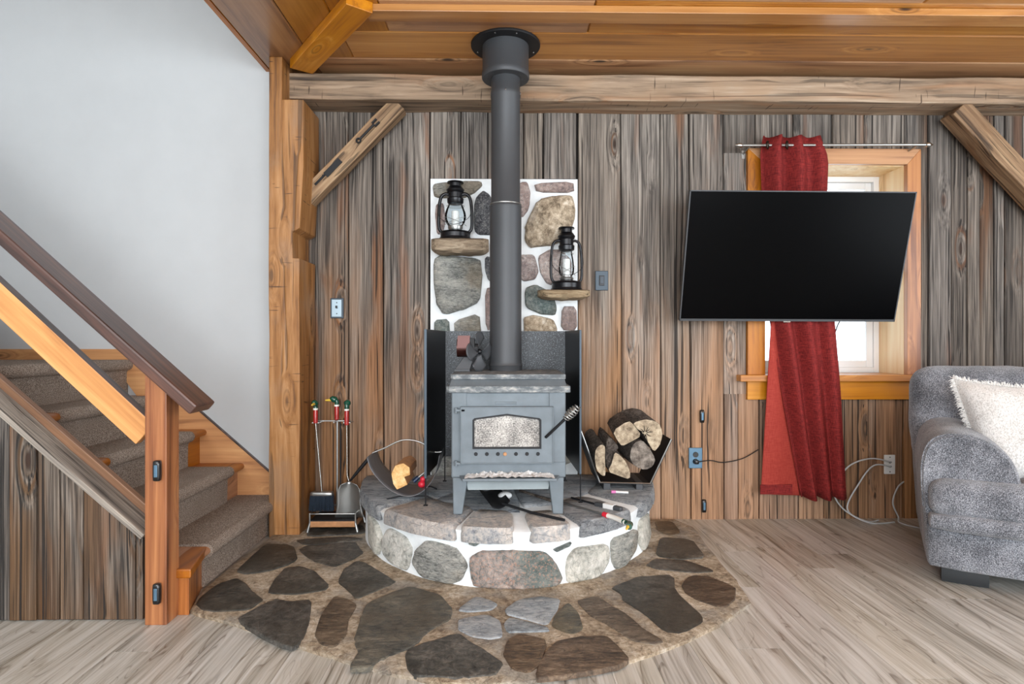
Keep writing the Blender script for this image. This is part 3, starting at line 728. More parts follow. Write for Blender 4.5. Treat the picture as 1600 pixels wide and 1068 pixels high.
def onside(px, py, a=.805, b=1.035):
    d = ray(px, py); o = Vector((0, -CD, CH)); A_ = (d.x/a)**2+(d.y/b)**2
    B_ = 2*((o.x-HC[0])*d.x/a**2+(o.y-HC[1])*d.y/b**2); C_ = ((o.x-HC[0])/a)**2+((o.y-HC[1])/b)**2-1
    D_ = B_*B_-4*A_*C_
    t = (-B_-math.sqrt(max(0, D_)))/(2*A_); p = o+d*t
    return (math.atan2(-(p.y-HC[1])/b, -(p.x-HC[0])/a), max(.018, p.z))
def side_place(u, w, h, a=.805, b=1.035):
    q = ell_pt(u, a, b); nrm = Vector((-math.cos(u)/a, -math.sin(u)/b)).normalized()
    return (q[0]+nrm.x*h, min(-.003, q[1]+nrm.y*h), w)
hs_ = [([(601,844),(610,823),(633,838),(645,857),(639,890),(615,878),(604,863)], 'field_pale'),
 ([(653,857),(670,843),(710,854),(730,881),(722,903),(707,913),(661,898),(648,878)], 'field_grey'),
 ([(578,800),(590,815),(597,838),(594,868),(581,845)], 'field_pale'),
 (R_([(55,430),(100,395),(250,388),(420,395),(470,440),(505,520),(495,580),(330,595),(130,598),(65,560)]), 'granite_red'),
 (R_([(540,430),(580,375),(740,355),(745,430),(700,540),(540,565),(532,490)]), 'field_pale'),
 (R_([(765,330),(890,275),(885,370),(830,460),(780,490),(765,440)]), 'field_grey'),
 ([(1000,812),(1010,800),(1013,835),(1002,862),(997,840)], 'field_pale'),
 (R_([(470,385),(555,340),(545,362),(480,393)]), 'field_green'),
 ([(734,838),(752,846),(744,852),(734,848)], 'field_green')]
for pl, m in hs_:
    stone(hearth, [onside(a, b) for a, b in pl], side_place, .022, M[m], r=.14, amp=.2)
def wedge(t0, t1, r0, r1, a=.828, b=1.06, g=.012):
    pts = []; n = max(2, int((t1-t0)/.12))
    for i in range(n+1):
        t = t0+g/r1+(t1-t0-2*g/r1)*i/n; pts.append(ell_pt(t, a*r1, b*r1))
    m = max(1, n//2)
    for i in range(m+1):
        t = t1-g/max(r0, .2)-(t1-t0-2*g/max(r0, .2))*i/m; pts.append(ell_pt(t, a*r0, b*r0))
    return [(x_, min(y_, -.012)) for x_, y_ in pts]
def slab(poly, mat, z0=.19, h=.08, name='slab', rr_=.05):
    stone(hearth, poly, lambda u, w, hh: (u, w, z0+hh), h, M[mat], name, r=rr_, it=2, amp=.03, base=0)
rad = math.radians
for t0, t1, m, r0 in ((1, 43, 'slab', .64), (45, 74, 'granite_mix', .70), (75, 91.5, 'granite_mix', .74), (96, 109, 'granite_mix', .76), (111, 134, 'slab', .66), (139, 179, 'slab', .64)):
    if m == 'granite_mix' and m not in M: M[m] = stonem('grey_pink_rim_stone', ['7a7d82', 'a5a4a3', 'c1b9b2', 'd4cdc6'], 7, None, .75, .8)
    slab(wedge(rad(t0), rad(t1), r0, 1.0, g=.004 if m == 'slab' else .001), m, .208, .066, rr_=.08)
for t0, t1, r1, r0 in ((1, 50, .64, .05), (50.5, 96, .72, .05), (96.5, 133, .655, .05), (133.5, 179, .64, .05)):
    slab(wedge(rad(t0), rad(t1), r0, r1, g=.003), 'slab', .25, .022)
# ---------------------------------------------------------------- staircase
st = thing('staircase', 'carpeted wooden staircase rising left along the white wall, clad in weathered barn boards', 'staircase', (-1.9, -.7, 0))
TX = [-1.28-.21*i for i in range(6)]; TZ = [.18+.19*i for i in range(5)]
yn, yb = -1.215, -.132                       # near and far ends of the treads
cy0, cy1 = -.985, -.30                       # carpet runner
def tread(i):
    x0 = TX[i]; z = TZ[i]; back = TX[i+1]-.03 if i < 4 else XL+.01
    n = .019; pr = [(back, z-.036), (x0+.02, z-.036)]
    for k in range(7):
        a = -PI/2+PI*k/6; pr.append((x0+.02+.018*math.cos(a), z-.018+.018*math.sin(a)))
    pr.append((back, z)); return pr
for i in range(5):
    pr = tread(i)
    obj('tread', MB().xz(pr, (yn if i else -1.2), yb), M['pine_y'], st, smooth=40)
    zb = TZ[i-1] if i else 0
    obj('riser', MB().box((TX[i]-.02, (yn if i else -.99), zb), (TX[i], yb, TZ[i]-.034)), M['pine_y'], st)
    # runner: over the nosing and down the riser
    t = .011; x0 = TX[i]+.02; z = TZ[i]; back = TX[i+1] if i < 4 else XL+.01; path = [(back, z+t)]
    o_ = [(back, z+t), (x0, z+t)]
    for k in range(7): 
        a = PI/2-PI*k/6; o_.append((x0+.03*math.cos(a), z-.018+.03*math.sin(a)))
    o_ += [(TX[i]+.014, z-.06), (TX[i]+.012, zb+t*.8), (TX[i]+.001, zb+t*.8), (TX[i]+.001, z-.036), (x0, z-.036)]
    o_ += [(x0+.018*math.cos(a), z-.018+.018*math.sin(a)) for a in (-PI/2, -PI/6, PI/6, PI/2)] + [(back, z+.001)]
    far = cy1 if i else -.14
    obj('carpet_runner', MB().xz(o_[::-1], cy0 if i < 4 else yn, far if i < 4 else yb), M['carpet'], st, smooth=40)
# stub at the foot of the stairs, skirt along the white wall and its baseboard on the landing
obj('tread_end_block', MB().xy([(-1.30, -1.235), (-1.205, -1.235), (-1.278, -.99), (-1.30, -.99)], 0, TZ[0]-.034), M['newel'], st, bevel=.002)
obj('tread_end_cap', MB().xy([(-1.30, -1.25), (-1.19, -1.25), (-1.255, -.985), (-1.32, -.985)], TZ[0]-.034, TZ[0]+.002), M['pine_y'], st, bevel=.006)
s0, s1 = W(420, 735, yb), W(202, 545, yb)
sl = (s1[1]-s0[1])/(s1[0]-s0[0])
zl = TZ[4]
sk = [(-1.2, 0), (-1.2, s0[1]+sl*(-1.2-s0[0])), (s1[0], s1[1]), (XL, s1[1]), (XL, zl-.1), (TX[4], zl-.1), (TX[2], TZ[1]-.1), (TX[0]-.1, 0)]
obj('wall_stringer', MB().xz(sk, yb-.014, yb+.001), M['pine'], st, bevel=.001)
obj('stringer_cap', MB().xz([(s1[0], s1[1]), (s1[0]+.001, s1[1]+.008), (-1.2, s0[1]+sl*(-1.2-s0[0])+.008), (-1.2, s0[1]+sl*(-1.2-s0[0]))], yb-.018, yb+.001), M['rail'], st)
# near side: boards under the slope, weathered cap, orange stringer behind
Yb = -1.27
c0, c1 = W(225, 836, Yb), W(0, 640, Yb); csl = (c1[1]-c0[1])/(c1[0]-c0[0])
def capz(x): return c0[1]+csl*(x-c0[0])
bxs = [226, 214, 132, 95, 60, 17, -30, -85, -150, -215, -290, -370, -440, -500, -560]
for i in range(len(bxs)-1):
    a = max(XL+.004, W(bxs[i+1], 900, Yb)[0])+.0025; b = W(bxs[i], 900, Yb)[0]-.0025; j = rnd(0, .006)
    n = 3; ins = []
    poly = [(a, .004), (b, .004)]+[(b+rnd(-.001,.001), capz(b)*k/3) for k in (1,2)]+[(b, capz(b)), (a, capz(a))]+[(a+rnd(-.001,.001), capz(a)*k/3) for k in (2,1)]
    obj('side_board', MB().xz(poly, Yb-.005-j, Yb+.02), M['barn_stair'], st, bevel=.002)
obj('side_backing', MB().xz([(XL, 0), (-1.345, 0), (-1.345, capz(-1.345)), (XL, capz(XL))], Yb+.02, Yb+.03), M['gap'], st)
sd = Vector((-1, 0, -csl)).normalized(); a0 = Vector((-1.345, Yb+.020, capz(-1.345)+.012)); ln = 2.3
beam_between('side_cap', a0, a0+sd*ln, (0, 1, 0), .105, .022, M['barn_cap'], st, .003, jit=.0015, nseg=10)
a1 = Vector((-1.345, Yb+.088, capz(-1.345)-.012))
beam_between('near_stringer', a1+Vector((0,0,-.03)), a1+Vector((0,0,-.03))+sd*ln, (0, 1, 0), .03, .16, M['stringer'], st, .003)
# railing
rl = thing('stair_railing', 'red-brown newel post with dark handrail and orange lower rail on the staircase', 'railing', (-1.3, -1.275, 0))
ny0, ny1 = -1.318, -1.228; nx0 = W(226, 800, ny0)[0]; nx1 = W(260, 800, ny0)[0]
hz0 = W(226, 578, ny0)[1]
hs0 = Vector((-1.118, 0, .816)); slope = (1.4785-.816)/(1.853-1.118)
topz = lambda x: .816+slope*(-1.118-x)-.046
obj('newel_post', MB().xz([(nx0, 0), (nx1, 0), (nx1, topz(nx1)), (nx0, topz(nx0))], ny0, ny1), M['newel'], rl, bevel=.003)
hd = Vector((-1, 0, slope)).normalized(); up = Vector((slope, 0, 1)).normalized(); th = .044
hc = Vector((-1.118, -1.275, .816))-up*th/2
handr = beam_between('handrail', hc, hc+hd*2.9, (0, 1, 0), .15, th, M['rail'], rl, .008)
e0, e1 = W(213, 637, -1.29), W(0, 440, -1.29); lsl = (e1[1]-e0[1])/(e1[0]-e0[0]); ld = Vector((-1, 0, -lsl)).normalized(); lup = Vector((-lsl, 0, 1)).normalized()
lc = Vector((e0[0], -1.275, e0[1]))
kx = (nx0-e0[0])
lc = Vector((nx0+.02, -1.275, e0[1]+lsl*(nx0+.02-e0[0])))-lup*.05
beam_between('lower_rail', lc, lc+ld*2.7, (0, 1, 0), .036, .1, M['pine'], rl, .003)
beam_between('rail_top_edge', lc+lup*.051, lc+lup*.051+ld*2.7, (0, 1, 0), .036, .003, M['rail'], rl, 0)
def gate_clip(c, sy=.058, label='', dark=True):
    t = thing('gate_bracket', label, 'bracket', c)
    obj('housing', MB().rbox(c, (.026, .022, sy), .006, 4, puff=.03), M['blackplastic'], t, smooth=50)
    obj('slot', MB().box((c[0]-.006, c[1]-.0135, c[2]-sy*.3), (c[0]+.006, c[1]-.009, c[2]+sy*.3)), M['bluesteel'] if dark else M['black'], t, bevel=.002)
    return t
nz = lambda py: W(250, py, ny0)[1]; cxn = W(250, 734, ny0)[0]-.004
gate_clip((cxn, ny0-.011, nz(734)), .075, 'upper black gate bracket on the newel post of the stairs')
gate_clip((cxn-.001, ny0-.011, nz(925)), .075, 'lower black gate bracket near the foot of the newel post')
p = P(1097, 650, -.02); gate_clip((p.x, -.019, p.z), .075, 'upper black gate bracket on the plank wall above the blue-grey outlet')
p = P(1100, 790, -.02); gate_clip((p.x, -.019, p.z), .075, 'lower black gate bracket on the plank wall just above the floor')

# ---------------------------------------------------------------- stove pipe
PY = -.46; PX = W(790, 300, PY)[0]
pt = thing('stove_pipe', 'tall dark grey stove pipe from the wood stove up through the pine ceiling', 'stove pipe', (PX, PY, .89))
rp = .0815
o = obj('lower_pipe', MB().lathe([(rp+.002, .884), (rp+.002, .925), (rp+.006, .93), (rp+.002, .938), (rp, .95), (rp, 1.735), (rp+.003, 1.742), (rp+.0, 1.75)], (PX, PY, 0), 40), M['pipe'], pt, smooth=40)
obj('upper_pipe', MB().lathe([(rp-.006, 1.745), (rp-.005, 1.765), (rp-.007, 1.768), (rp-.007, 2.3), (rp-.004, 2.305), (rp-.004, 2.33), (rp-.007, 2.335), (rp-.007, 2.45)], (PX, PY, 0), 40), M['pipe'], pt, smooth=40)
obj('joint_ring', MB().lathe([(rp-.002, 1.75), (rp+.0015, 1.752), (rp+.0015, 1.756), (rp-.002, 1.758)], (PX, PY, 0), 40), M['steel'], pt, smooth=40)
obj('collar', MB().lathe([(rp+.005, 2.40), (.118, 2.40), (.122, 2.405), (.122, 2.43), (.119, 2.435), (.119, 2.575)], (PX, PY, 0), 48), M['pipe'], pt, smooth=40)
obj('ceiling_flange', MB().lathe([(.0, 2.566), (.176, 2.566), (.178, 2.569), (.178, 2.579), (0, 2.579)], (PX, PY, 0), 56), M['blackmatt'], pt, smooth=40)
for a in (20, 160, 250, 290):
    q = (PX+.155*math.cos(rad(a)), PY+.155*math.sin(rad(a))); obj('screw', MB().lathe([(0, 2.562), (.004, 2.563), (.005, 2.567)], (q[0], q[1], 0), 8), M['chrome'], pt)
for a in (195, 270, 345, 30): 
    q = (PX+(rp-.004)*math.cos(rad(a)), PY+(rp-.004)*math.sin(rad(a)), 2.318); obj('screw', MB().ell(q, (.004, .004, .004), 8, 5), M['chrome'], pt)

# ---------------------------------------------------------------- wood stove
SF = -.86                                                     # plane of the stove's front
gx0, _ = W(705, 700, SF); gx1, _ = W(884, 700, SF)
zb_ = W(790, 746, SF)[1]; SB = -.36
zdk = lambda py, Y=SF: W(790, py, Y)[1]
sx = lambda px, Y=SF: W(px, 600, Y)[0]
stv = thing('wood_stove', 'grey cast iron wood stove with a sooty arched window on four tapering legs', 'stove', ((gx0+gx1)/2, -.6, HZ))
zt_ = zdk(612)
bx_ = MB(); bx_.box((gx0, SF, zb_), (gx1, SB, zt_))
obj('body', bx_, M['iron'], stv, bevel=.006)
obj('front_strip', MB().box((gx0+.004, SF-.006, zb_+.07), (sx(729), SF+.002, zt_)), M['iron'], stv, bevel=.002)
obj('front_strip', MB().box((sx(858), SF-.006, zb_+.07), (gx1-.004, SF+.002, zt_)), M['iron'], stv, bevel=.002)
obj('name_bar', MB().box((sx(774), SF-.004, zdk(631)), (sx(807), SF+.001, zdk(627))), M['iron'], stv, bevel=.0015)
# the top: wide lower plate, sloping cornice, narrower top plate with chipped edge
def loopedge(x0, x1, y0, y1, z0, z1, c=.0, n=18, amp=.002):
    pts = []
    cs = [(x0+c, y0), (x1-c, y0), (x1, y0+c), (x1, y1), (x0, y1), (x0, y0+c)]
    for i in range(6):
        a, b = Vector(cs[i]), Vector(cs[(i+1) % 6])
        m = n if i == 0 else 2
        for k in range(m): q = a+(b-a)*k/m; pts.append((q.x+rnd(-amp, amp)*.5, q.y+rnd(-amp, amp)))
    return MB().xy(pts, z0, z1)
tx0, tx1 = W(697, 608, SF-.02)[0], W(892, 608, SF-.02)[0]
obj('lower_plate', loopedge(tx0, tx1, SF-.02, SB+.01, zt_-.002, zdk(603, SF-.02), .012), M['ash_iron'], stv, bevel=.003)
ux0, ux1 = W(704, 590, SF+.02)[0], W(884, 590, SF+.02)[0]
z1_, z2_ = zdk(603, SF-.02)-.001, zdk(592, SF+.02)
lo_ = [(tx0+.012, SF-.008, z1_), (tx1-.018, SF-.008, z1_), (tx1-.018, SB, z1_), (tx0+.012, SB, z1_)]
hi_ = [(ux0+.004, SF+.03, z2_), (ux1-.004, SF+.03, z2_), (ux1-.004, SB, z2_), (ux0+.004, SB, z2_)]
obj('cornice', MB().prism(lo_, hi_), M['iron'], stv, bevel=.002)
obj('top_plate', loopedge(ux0, ux1, SF+.02, SB, z2_-.001, z2_+.022, .01), M['ash_iron'], stv, bevel=.003)
STOP = z2_+.022
# door with an arched opening
dx0, dx1, dz0, dz1 = sx(720), sx(864), zdk(722), zdk(634)
arch = lambda i: [(sx(740+i), zdk(698-i)), (sx(844-i), zdk(698-i)), (sx(844-i), zdk(655+i*.7)), (sx(841-i), zdk(652.5+i*.7)), (sx(792), zdk(646+i)), (sx(743+i), zdk(652.5+i*.7)), (sx(740+i), zdk(655+i*.7))]
def ringplate(outer, inner, y0, y1):
    n = len(outer); v = []; 
    for y in (y0, y1):
        v += [(x_, y, z_) for x_, z_ in outer]+[(x_, y, z_) for x_, z_ in inner]
    f = []
    for i in range(n):
        j = (i+1) % n
        f += [(i, j, n+j, n+i), (2*n+i, 3*n+i, 3*n+j, 2*n+j), (i, 2*n+i, 2*n+j, j), (n+i, n+j, 3*n+j, 3*n+i)]
    return MB().add(v, f)
out7 = [(dx0, dz0), (dx1, dz0), (dx1, (dz0+dz1)/2), (dx1, dz1), ((dx0+dx1)/2, dz1), (dx0, dz1), (dx0, (dz0+dz1)/2)]
door = obj('door', ringplate(out7, arch(0), SF-.03, SF-.001), M['iron'], stv, bevel=.003)
obj('door_rim', ringplate(arch(-1.2), arch(1.6), SF-.033, SF-.02), M['blackmatt'], door, bevel=.001)
obj('door_glass', MB().xz(arch(1.0), SF-.02, SF-.012), M['soot'], door)
bdl = MB(); w_ = .005
for x_ in (dx0, dx1-w_): bdl.box((x_, SF-.0335, dz0), (x_+w_, SF-.028, dz1))
for z_ in (dz0, dz1-w_): bdl.box((dx0, SF-.0335, z_), (dx1, SF-.028, z_+w_))
obj('door_bead', bdl, M['iron'], door, bevel=.0015)
for k, px in enumerate((744, 761, 778, 789, 806, 823, 840)):
    z_ = zdk(707); obj('air_hole', MB().lathe([(0, 0), (.007, 0), (.0085, .003), (.0085, .006)], (0,0,0), 12, mat=Matrix.Translation((sx(px), SF-.036 if px == 789 else SF-.034, z_)) @ Matrix.Rotation(-PI/2, 4, 'X')), M['brass'] if px == 789 else M['blackmatt'], door)
for py in (640, 722):
    hg = MB(); zz = zdk(py); hg.tube([(sx(713), SF-.018, zz-.012), (sx(713), SF-.018, zz+.012)], .008, 12); hg.box((sx(713), SF-.03, zz-.004), (dx0+.02, SF-.012, zz+.006))
    obj('hinge', hg, M['iron'], stv, bevel=.001)
for x_ in (dx0+.012, dx1-.012): pass
# handle: rod out to a coiled wire grip
ha = Vector((sx(852), SF-.035, zdk(681))); hb = Vector((W(904, 634, SF-.10)[0], SF-.10, W(904, 634, SF-.10)[1])); dv = (hb-ha)
obj('handle_rod', MB().tube([ha+Vector((0,.012,0)), ha, ha+dv*.62], .0065, 10), M['blackmatt'], stv, smooth=50)
cq = []; Z_ = dv.normalized(); X_ = Z_.orthogonal().normalized(); Y_ = Z_.cross(X_)
for i in range(121):
    t = i/120; r_ = .007+.013*math.sin(PI*min(1, t*.93+.04))**.8; a = 2*PI*7*t
    cq.append(ha+dv*(.58+.42*t)+(X_*math.cos(a)+Y_*math.sin(a))*r_)
obj('coil_grip', MB().tube(cq, .0028, 6), M['steel'], stv, smooth=60)
# ash lip full of ash, legs, lower heat plate
lz = zdk(746); lp = MB()
lp.xy([(sx(718), SF-.001), (sx(724), SF-.075), (sx(868), SF-.075), (sx(874), SF-.001)][::-1], lz-.0, lz+.012)
obj('ash_lip', lp, M['iron'], stv, bevel=.003)
v = []; f = []; nx = 46; nyy = 8
for j in range(nyy+1):
    for i in range(nx+1):
        u = i/nx; w = j/nyy; xx = sx(724)+(sx(868)-sx(724))*(.02+.96*u); yy = SF-.070+.072*w
        v.append((xx, yy, lz+.012+(.021*math.sin(PI*u)**.4*(.45+.55*w)*(.7+.9*mnoise.noise(Vector((xx*60, yy*60, 1))))+.004*mnoise.noise(Vector((xx*200, yy*200, 5))) if 0 < i < nx else 0)))
for j in range(nyy):
    for i in range(nx): a = j*(nx+1)+i; f.append((a, a+1, a+nx+2, a+nx+1))
obj('wood_ash', MB().add(v, f), M['ash'], stv, smooth=40, kind='stuff')
def leg(x0, x1, bx0, bx1, y, sgn):
    b = [(bx0, y, HZ+.006), (bx1, y, HZ+.006), (bx1, y+.04*sgn, HZ+.006), (bx0, y+.04*sgn, HZ+.006)]
    t = [(x0, y, zb_), (x1, y, zb_), (x1, y+.09*sgn, zb_), (x0, y+.09*sgn, zb_)]
    if sgn < 0: b = [b[3], b[2], b[1], b[0]]; t = [t[3], t[2], t[1], t[0]]
    obj('leg', MB().prism(b, t), M['iron'], stv, bevel=.004)
for y, s in ((SF+.002, 1), (SB-.002, -1)):
    leg(sx(707), sx(731), sx(708), sx(722), y, s); leg(sx(857), sx(881), sx(864), sx(880), y, s)
obj('heat_plate', MB().box((sx(729), SF+.05, zdk(765)), (sx(858), SB-.05, zdk(765)+.004)), M['steel'], stv, bevel=.001)
hp2 = MB().prism([(sx(731), SF+.012, zdk(766)), (sx(857), SF+.012, zdk(765)), (sx(857), SF+.05, zdk(765)), (sx(731), SF+.05, zdk(765))], [(sx(726), SF+.03, zb_), (sx(862), SF+.03, zb_), (sx(862), SF+.06, zb_), (sx(726), SF+.06, zb_)])
obj('lower_shield', hp2, M['steelgrey'], stv, bevel=.001)
# ---------------------------------------------------------------- folding heat shield
sh = thing('heat_shield', 'black three-panel folding metal heat shield standing behind the wood stove', 'heat shield', (.02, -.2, HZ))
hx0, hx1 = W(695, 600, -.19)[0], W(883, 600, -.19)[0]; ztop = W(790, 517, -.19)[1]
shl, shr = W(665, 600, -.70)[0], W(907, 600, -.66)[0]; zbl = W(665, 745, -.7)[1]; zbb = W(695, 710, -.19)[1]
obj('back_panel', MB().box((hx0, -.19, zbb-.01), (hx1, -.184, ztop)), M['shield'], sh)
def wing(x0, y0, x1, y1, zb0, zb1, zt0, zt1, name, ww_=.004):
    lo = [(x0, y0, zb0), (x0+ww_, y0, zb0), (x1+ww_, y1, zb1), (x1, y1, zb1)]
    hi = [(x0, y0, zt0), (x0+ww_, y0, zt0), (x1+ww_, y1, zt1), (x1, y1, zt1)]
    return obj(name, MB().prism(lo, hi), M['shield_plain'], sh)
M['shield_plain'] = plain('satin_black_sheet', '17181b', .35, .3, var=.1, nsc=3)
wing(hx0, -.19, shl, -.70, zbb, zbl, ztop, W(668, 514, -.7)[1], 'side_panel')
wing(hx1, -.19, shr-.004, -.66, zbb, zbl, ztop, W(906, 515, -.66)[1], 'side_panel')
M['edge'] = plain('blue_grey_edge_trim', '3f4a53', .45, .4)
obj('edge_strip', MB().box((shl-.006, -.708, zbl-.005), (shl+.006, -.696, W(668, 514, -.7)[1])), M['edge'], sh, bevel=.001)
obj('edge_strip', MB().box((shr-.006, -.668, zbl+.005), (shr+.004, -.656, W(906, 515, -.66)[1])), M['edge'], sh, bevel=.001)
for x_, y_, z_ in ((shl, -.70, zbl), (hx0, -.19, zbb), (hx1, -.19, zbb), (shr, -.66, zbl)):
    obj('leg', MB().tube([(x_, y_, z_+.35), (x_, y_, HZ+.004)], .0035, 6).box((x_-.01, y_-.012, HZ+.003), (x_+.01, y_+.012, HZ+.007)), M['blackmatt'], sh)

# ---------------------------------------------------------------- stove fan on top of the stove
fx, fy = W(728, 580, -.55)[0], -.55
fn = thing('stove_fan', 'small heat-powered fan with bronze fins standing on the stove left of the pipe', 'fan', (fx, fy, STOP))
z0 = STOP
fb = MB().prism([(fx-.052, fy-.045, z0+.012), (fx+.022, fy-.045, z0+.012), (fx+.022, fy+.03, z0+.012), (fx-.052, fy+.03, z0+.012)], [(fx-.008, fy-.03, z0+.072), (fx+.042, fy-.03, z0+.072), (fx+.042, fy-.018, z0+.072), (fx-.008, fy-.018, z0+.072)])
fb.box((fx-.055, fy-.048, z0), (fx+.022, fy+.032, z0+.013))
obj('base', fb, M['pipe'], fn, bevel=.002)
fnv = MB().tube([(fx-.042, fy-.02, z0+.118), (fx+.018, fy-.02, z0+.118)], .046, 28)
obj('fin_block', fnv, M['fan'], fn, smooth=40)
for k in range(7):
    a = -.052+k*.0155; h_ = math.sqrt(max(.0004, .060**2-a*a)); obj('fin', MB().box((fx-.038, fy-.02+a-.0025, z0+.118), (fx+.022, fy-.02+a+.0025, z0+.118+h_)), M['fan'], fn)
obj('motor', MB().tube([(fx+.02, fy-.02, z0+.113), (fx+.062, fy-.02, z0+.113)], .026, 18).box((fx+.02, fy-.05, z0+.08), (fx+.045, fy+.01, z0+.165)), M['blackmatt'], fn, bevel=.002)
gd = MB(); cen = Vector((fx+.068, fy-.02, z0+.098)); nrm = Vector((.80, -.6, 0)).normalized(); uu = Vector((.6, .80, 0)); 
obj('fan_shaft', MB().tube([(fx+.05, fy-.02, z0+.105), tuple(cen+nrm*.01)], .005, 8), M['steel'], fn)
for k in range(4):
    v = []; f = []; m = 7
    for i in range(m+1):
        t = i/m
        for j in range(m+1):
            s = j/m; ang = k*PI/2+(-.62+1.24*s)*(.6+.4*t); r_ = .016+.086*t*(1-.25*(2*s-1)**2)
            v.append(cen+(uu*math.cos(ang)+Vector((0,0,1))*math.sin(ang))*r_+nrm*(.014*(s-.5)))
    for i in range(m):
        for j in range(m): a = i*(m+1)+j; f.append((a, a+1, a+m+2, a+m+1))
    b_ = obj('blade', MB().add(v, f), M['pipe'], fn, smooth=60); so = b_.modifiers.new('thick', 'SOLIDIFY'); so.thickness = .0015
obj('hub', MB().ell(cen, (.014, .014, .014)), M['black'], fn, smooth=60)

# ---------------------------------------------------------------- ledges and lanterns
def ledge(pxa, pxb, pya, pyb, Yf, label, sd, taper=.3):
    x0, z1 = W(pxa, pya, Yf); x1, z0 = W(pxb, pyb, Yf); L = x1-x0; H_ = z1-z0; n = 22; m = 12; v = []; f = []
    for i in range(n+1):
        t = i/n; e = (1-(2*t-1)**10)**.5 if i not in (0, n) else .5
        zm_ = (z0+z1)/2+.0
        for k in range(m):
            a = 2*PI*k/m; cy = math.copysign(abs(math.cos(a))**.4, math.cos(a)); cz = math.copysign(abs(math.sin(a))**.5, math.sin(a))
            k_ = 1+.2*mnoise.noise(Vector((t*7+sd, k*1.3, sd)))
            dz = cz*H_/2*(k_ if cz < 0 else 1)*(1-taper*abs(2*t-1)**3 if cz < 0 else 1)*(e if cz < 0 else 1)
            v.append((x0+L*t, (Yf-.01)/2+cy*(-Yf/2)*e*(k_*.5+.5), zm_+dz))
    for i in range(n):
        for k in range(m): l = (k+1) % m; f.append((i*m+k, i*m+m+k, i*m+m+l, i*m+l)[::-1])
    f += [tuple(range(m)), tuple(n*m+k for k in range(m))[::-1]]
    o = obj('ledge', MB().add(v, f), M['drift'], None, smooth=35); tag(o, label, 'shelf'); return z1
lz1 = ledge(672, 763, 370, 394, -.2, 'thick rough ledge on the stone panel left of the stove pipe', 2, .1)
lz2 = ledge(842, 924, 451, 467, -.2, 'thin rough ledge right of the stove pipe, lower than the other ledge', 9, .5)
def lantern(c, H_, R_s, label, wide, rot=0):
    t = thing('lantern', label, 'lantern', c, None)
    k = H_; b = R_s; x, y, z = c
    obj('base', MB().lathe([(0,0), (b*.98,0), (b,.01*k), (b*.97,.03*k), (b*.93,.035*k), (b*.93,.10*k), (b*.97,.108*k), (b*.9,.13*k), (b*.4,.155*k), (b*.4,.2*k), (b*.30,.2*k)], c, 30), M['black'], t, smooth=40)
    gr = b*(.62 if wide else .50)
    obj('burner', MB().lathe([(0,.14*k), (b*.42,.16*k), (b*.46,.185*k), (gr*.75,.205*k), (gr*.75,.225*k), (0,.225*k)], c, 24), M['steel'], t, smooth=40)
    pr = [(gr*.66,.215*k), (gr*.95,.29*k), (gr*1.08,.37*k), (gr*1.05,.44*k), (gr*.85,.53*k), (gr*.68,.60*k)] if wide else [(gr*.7,.215*k), (gr*.95,.26*k), (gr*1.0,.34*k), (gr*.9,.46*k), (gr*.75,.56*k), (gr*.7,.61*k)]
    g = obj('globe', MB().lathe(pr, c, 28), M['glass'], t, smooth=60)
    g.data.polygons.foreach_get
    obj('candle', MB().lathe([(0,.225*k), (b*.24,.225*k), (b*.24,.475*k), (b*.20,.482*k), (0,.478*k)], c, 20), M['candle'], t, smooth=40)
    obj('chimney', MB().lathe([(gr*.72,.60*k), (b*.50,.62*k), (b*.52,.68*k), (b*.44,.70*k), (b*.44,.78*k), (b*.50,.79*k), (b*.56,.83*k), (b*.42,.88*k), (b*.36,.89*k), (b*.36,.94*k), (b*.52,.945*k), (b*.50,.965*k), (0,.985*k)], c, 28), M['black'], t, smooth=40)
    for s in (-1, 1):
        ro = b*(1.0 if wide else .98)
        pts = [(s*b*.62,.10), (s*ro*.9,.14), (s*ro*1.02,.22), (s*ro*1.03,.40), (s*ro*.98,.60), (s*ro*.86,.72), (s*ro*.62,.765), (s*b*.40,.755)]
        sp = spline([(x+p_[0]*math.cos(rot), y+p_[0]*math.sin(rot), z+p_[1]*k) for p_ in pts], 6)
        obj('side_tube', MB().tube(sp, b*(.105 if wide else .085), 10), M['black'], t, smooth=60)
    wg = MB()
    for s in (-1, 1):
        wg.tube(spline([(x+gr*1.1*math.cos(a), y-abs(gr*1.14*math.sin(a)), z+k*(.30+s*.07*math.cos(a))) for a in [PI*i/8 for i in range(9)]], 2), .0014, 5)
    wg.tube([(x+gr*.9*math.cos(2*PI*i/20), y+gr*.9*math.sin(2*PI*i/20), z+k*.56) for i in range(20)], .0014, 5, closed=True)
    obj('wire_guard', wg, M['steel'], t)
    bl = spline([(x-b*.98, y, z+k*.6), (x-b*.9, y-b*.9, z+k*.33), (x, y-b*1.18, z+k*.20), (x+b*.9, y-b*.9, z+k*.33), (x+b*.98, y, z+k*.6)], 6)
    obj('bail_handle', MB().tube(bl, .0016, 5), M['black'], t)
    return t
yl = -.105
c1_ = P(711.5, 370, yl); h1_ = (W(711, 281, yl)[1]-lz1)
lantern((c1_.x, yl, lz1), h1_, .092, 'black hurricane lantern with a rounded globe on the upper left ledge', True)
c2_ = P(885, 450, yl); h2_ = (W(885, 352, yl)[1]-lz2)
lantern((c2_.x, yl, lz2), h2_, .090, 'taller slim black hurricane lantern on the lower right ledge', False, .15)

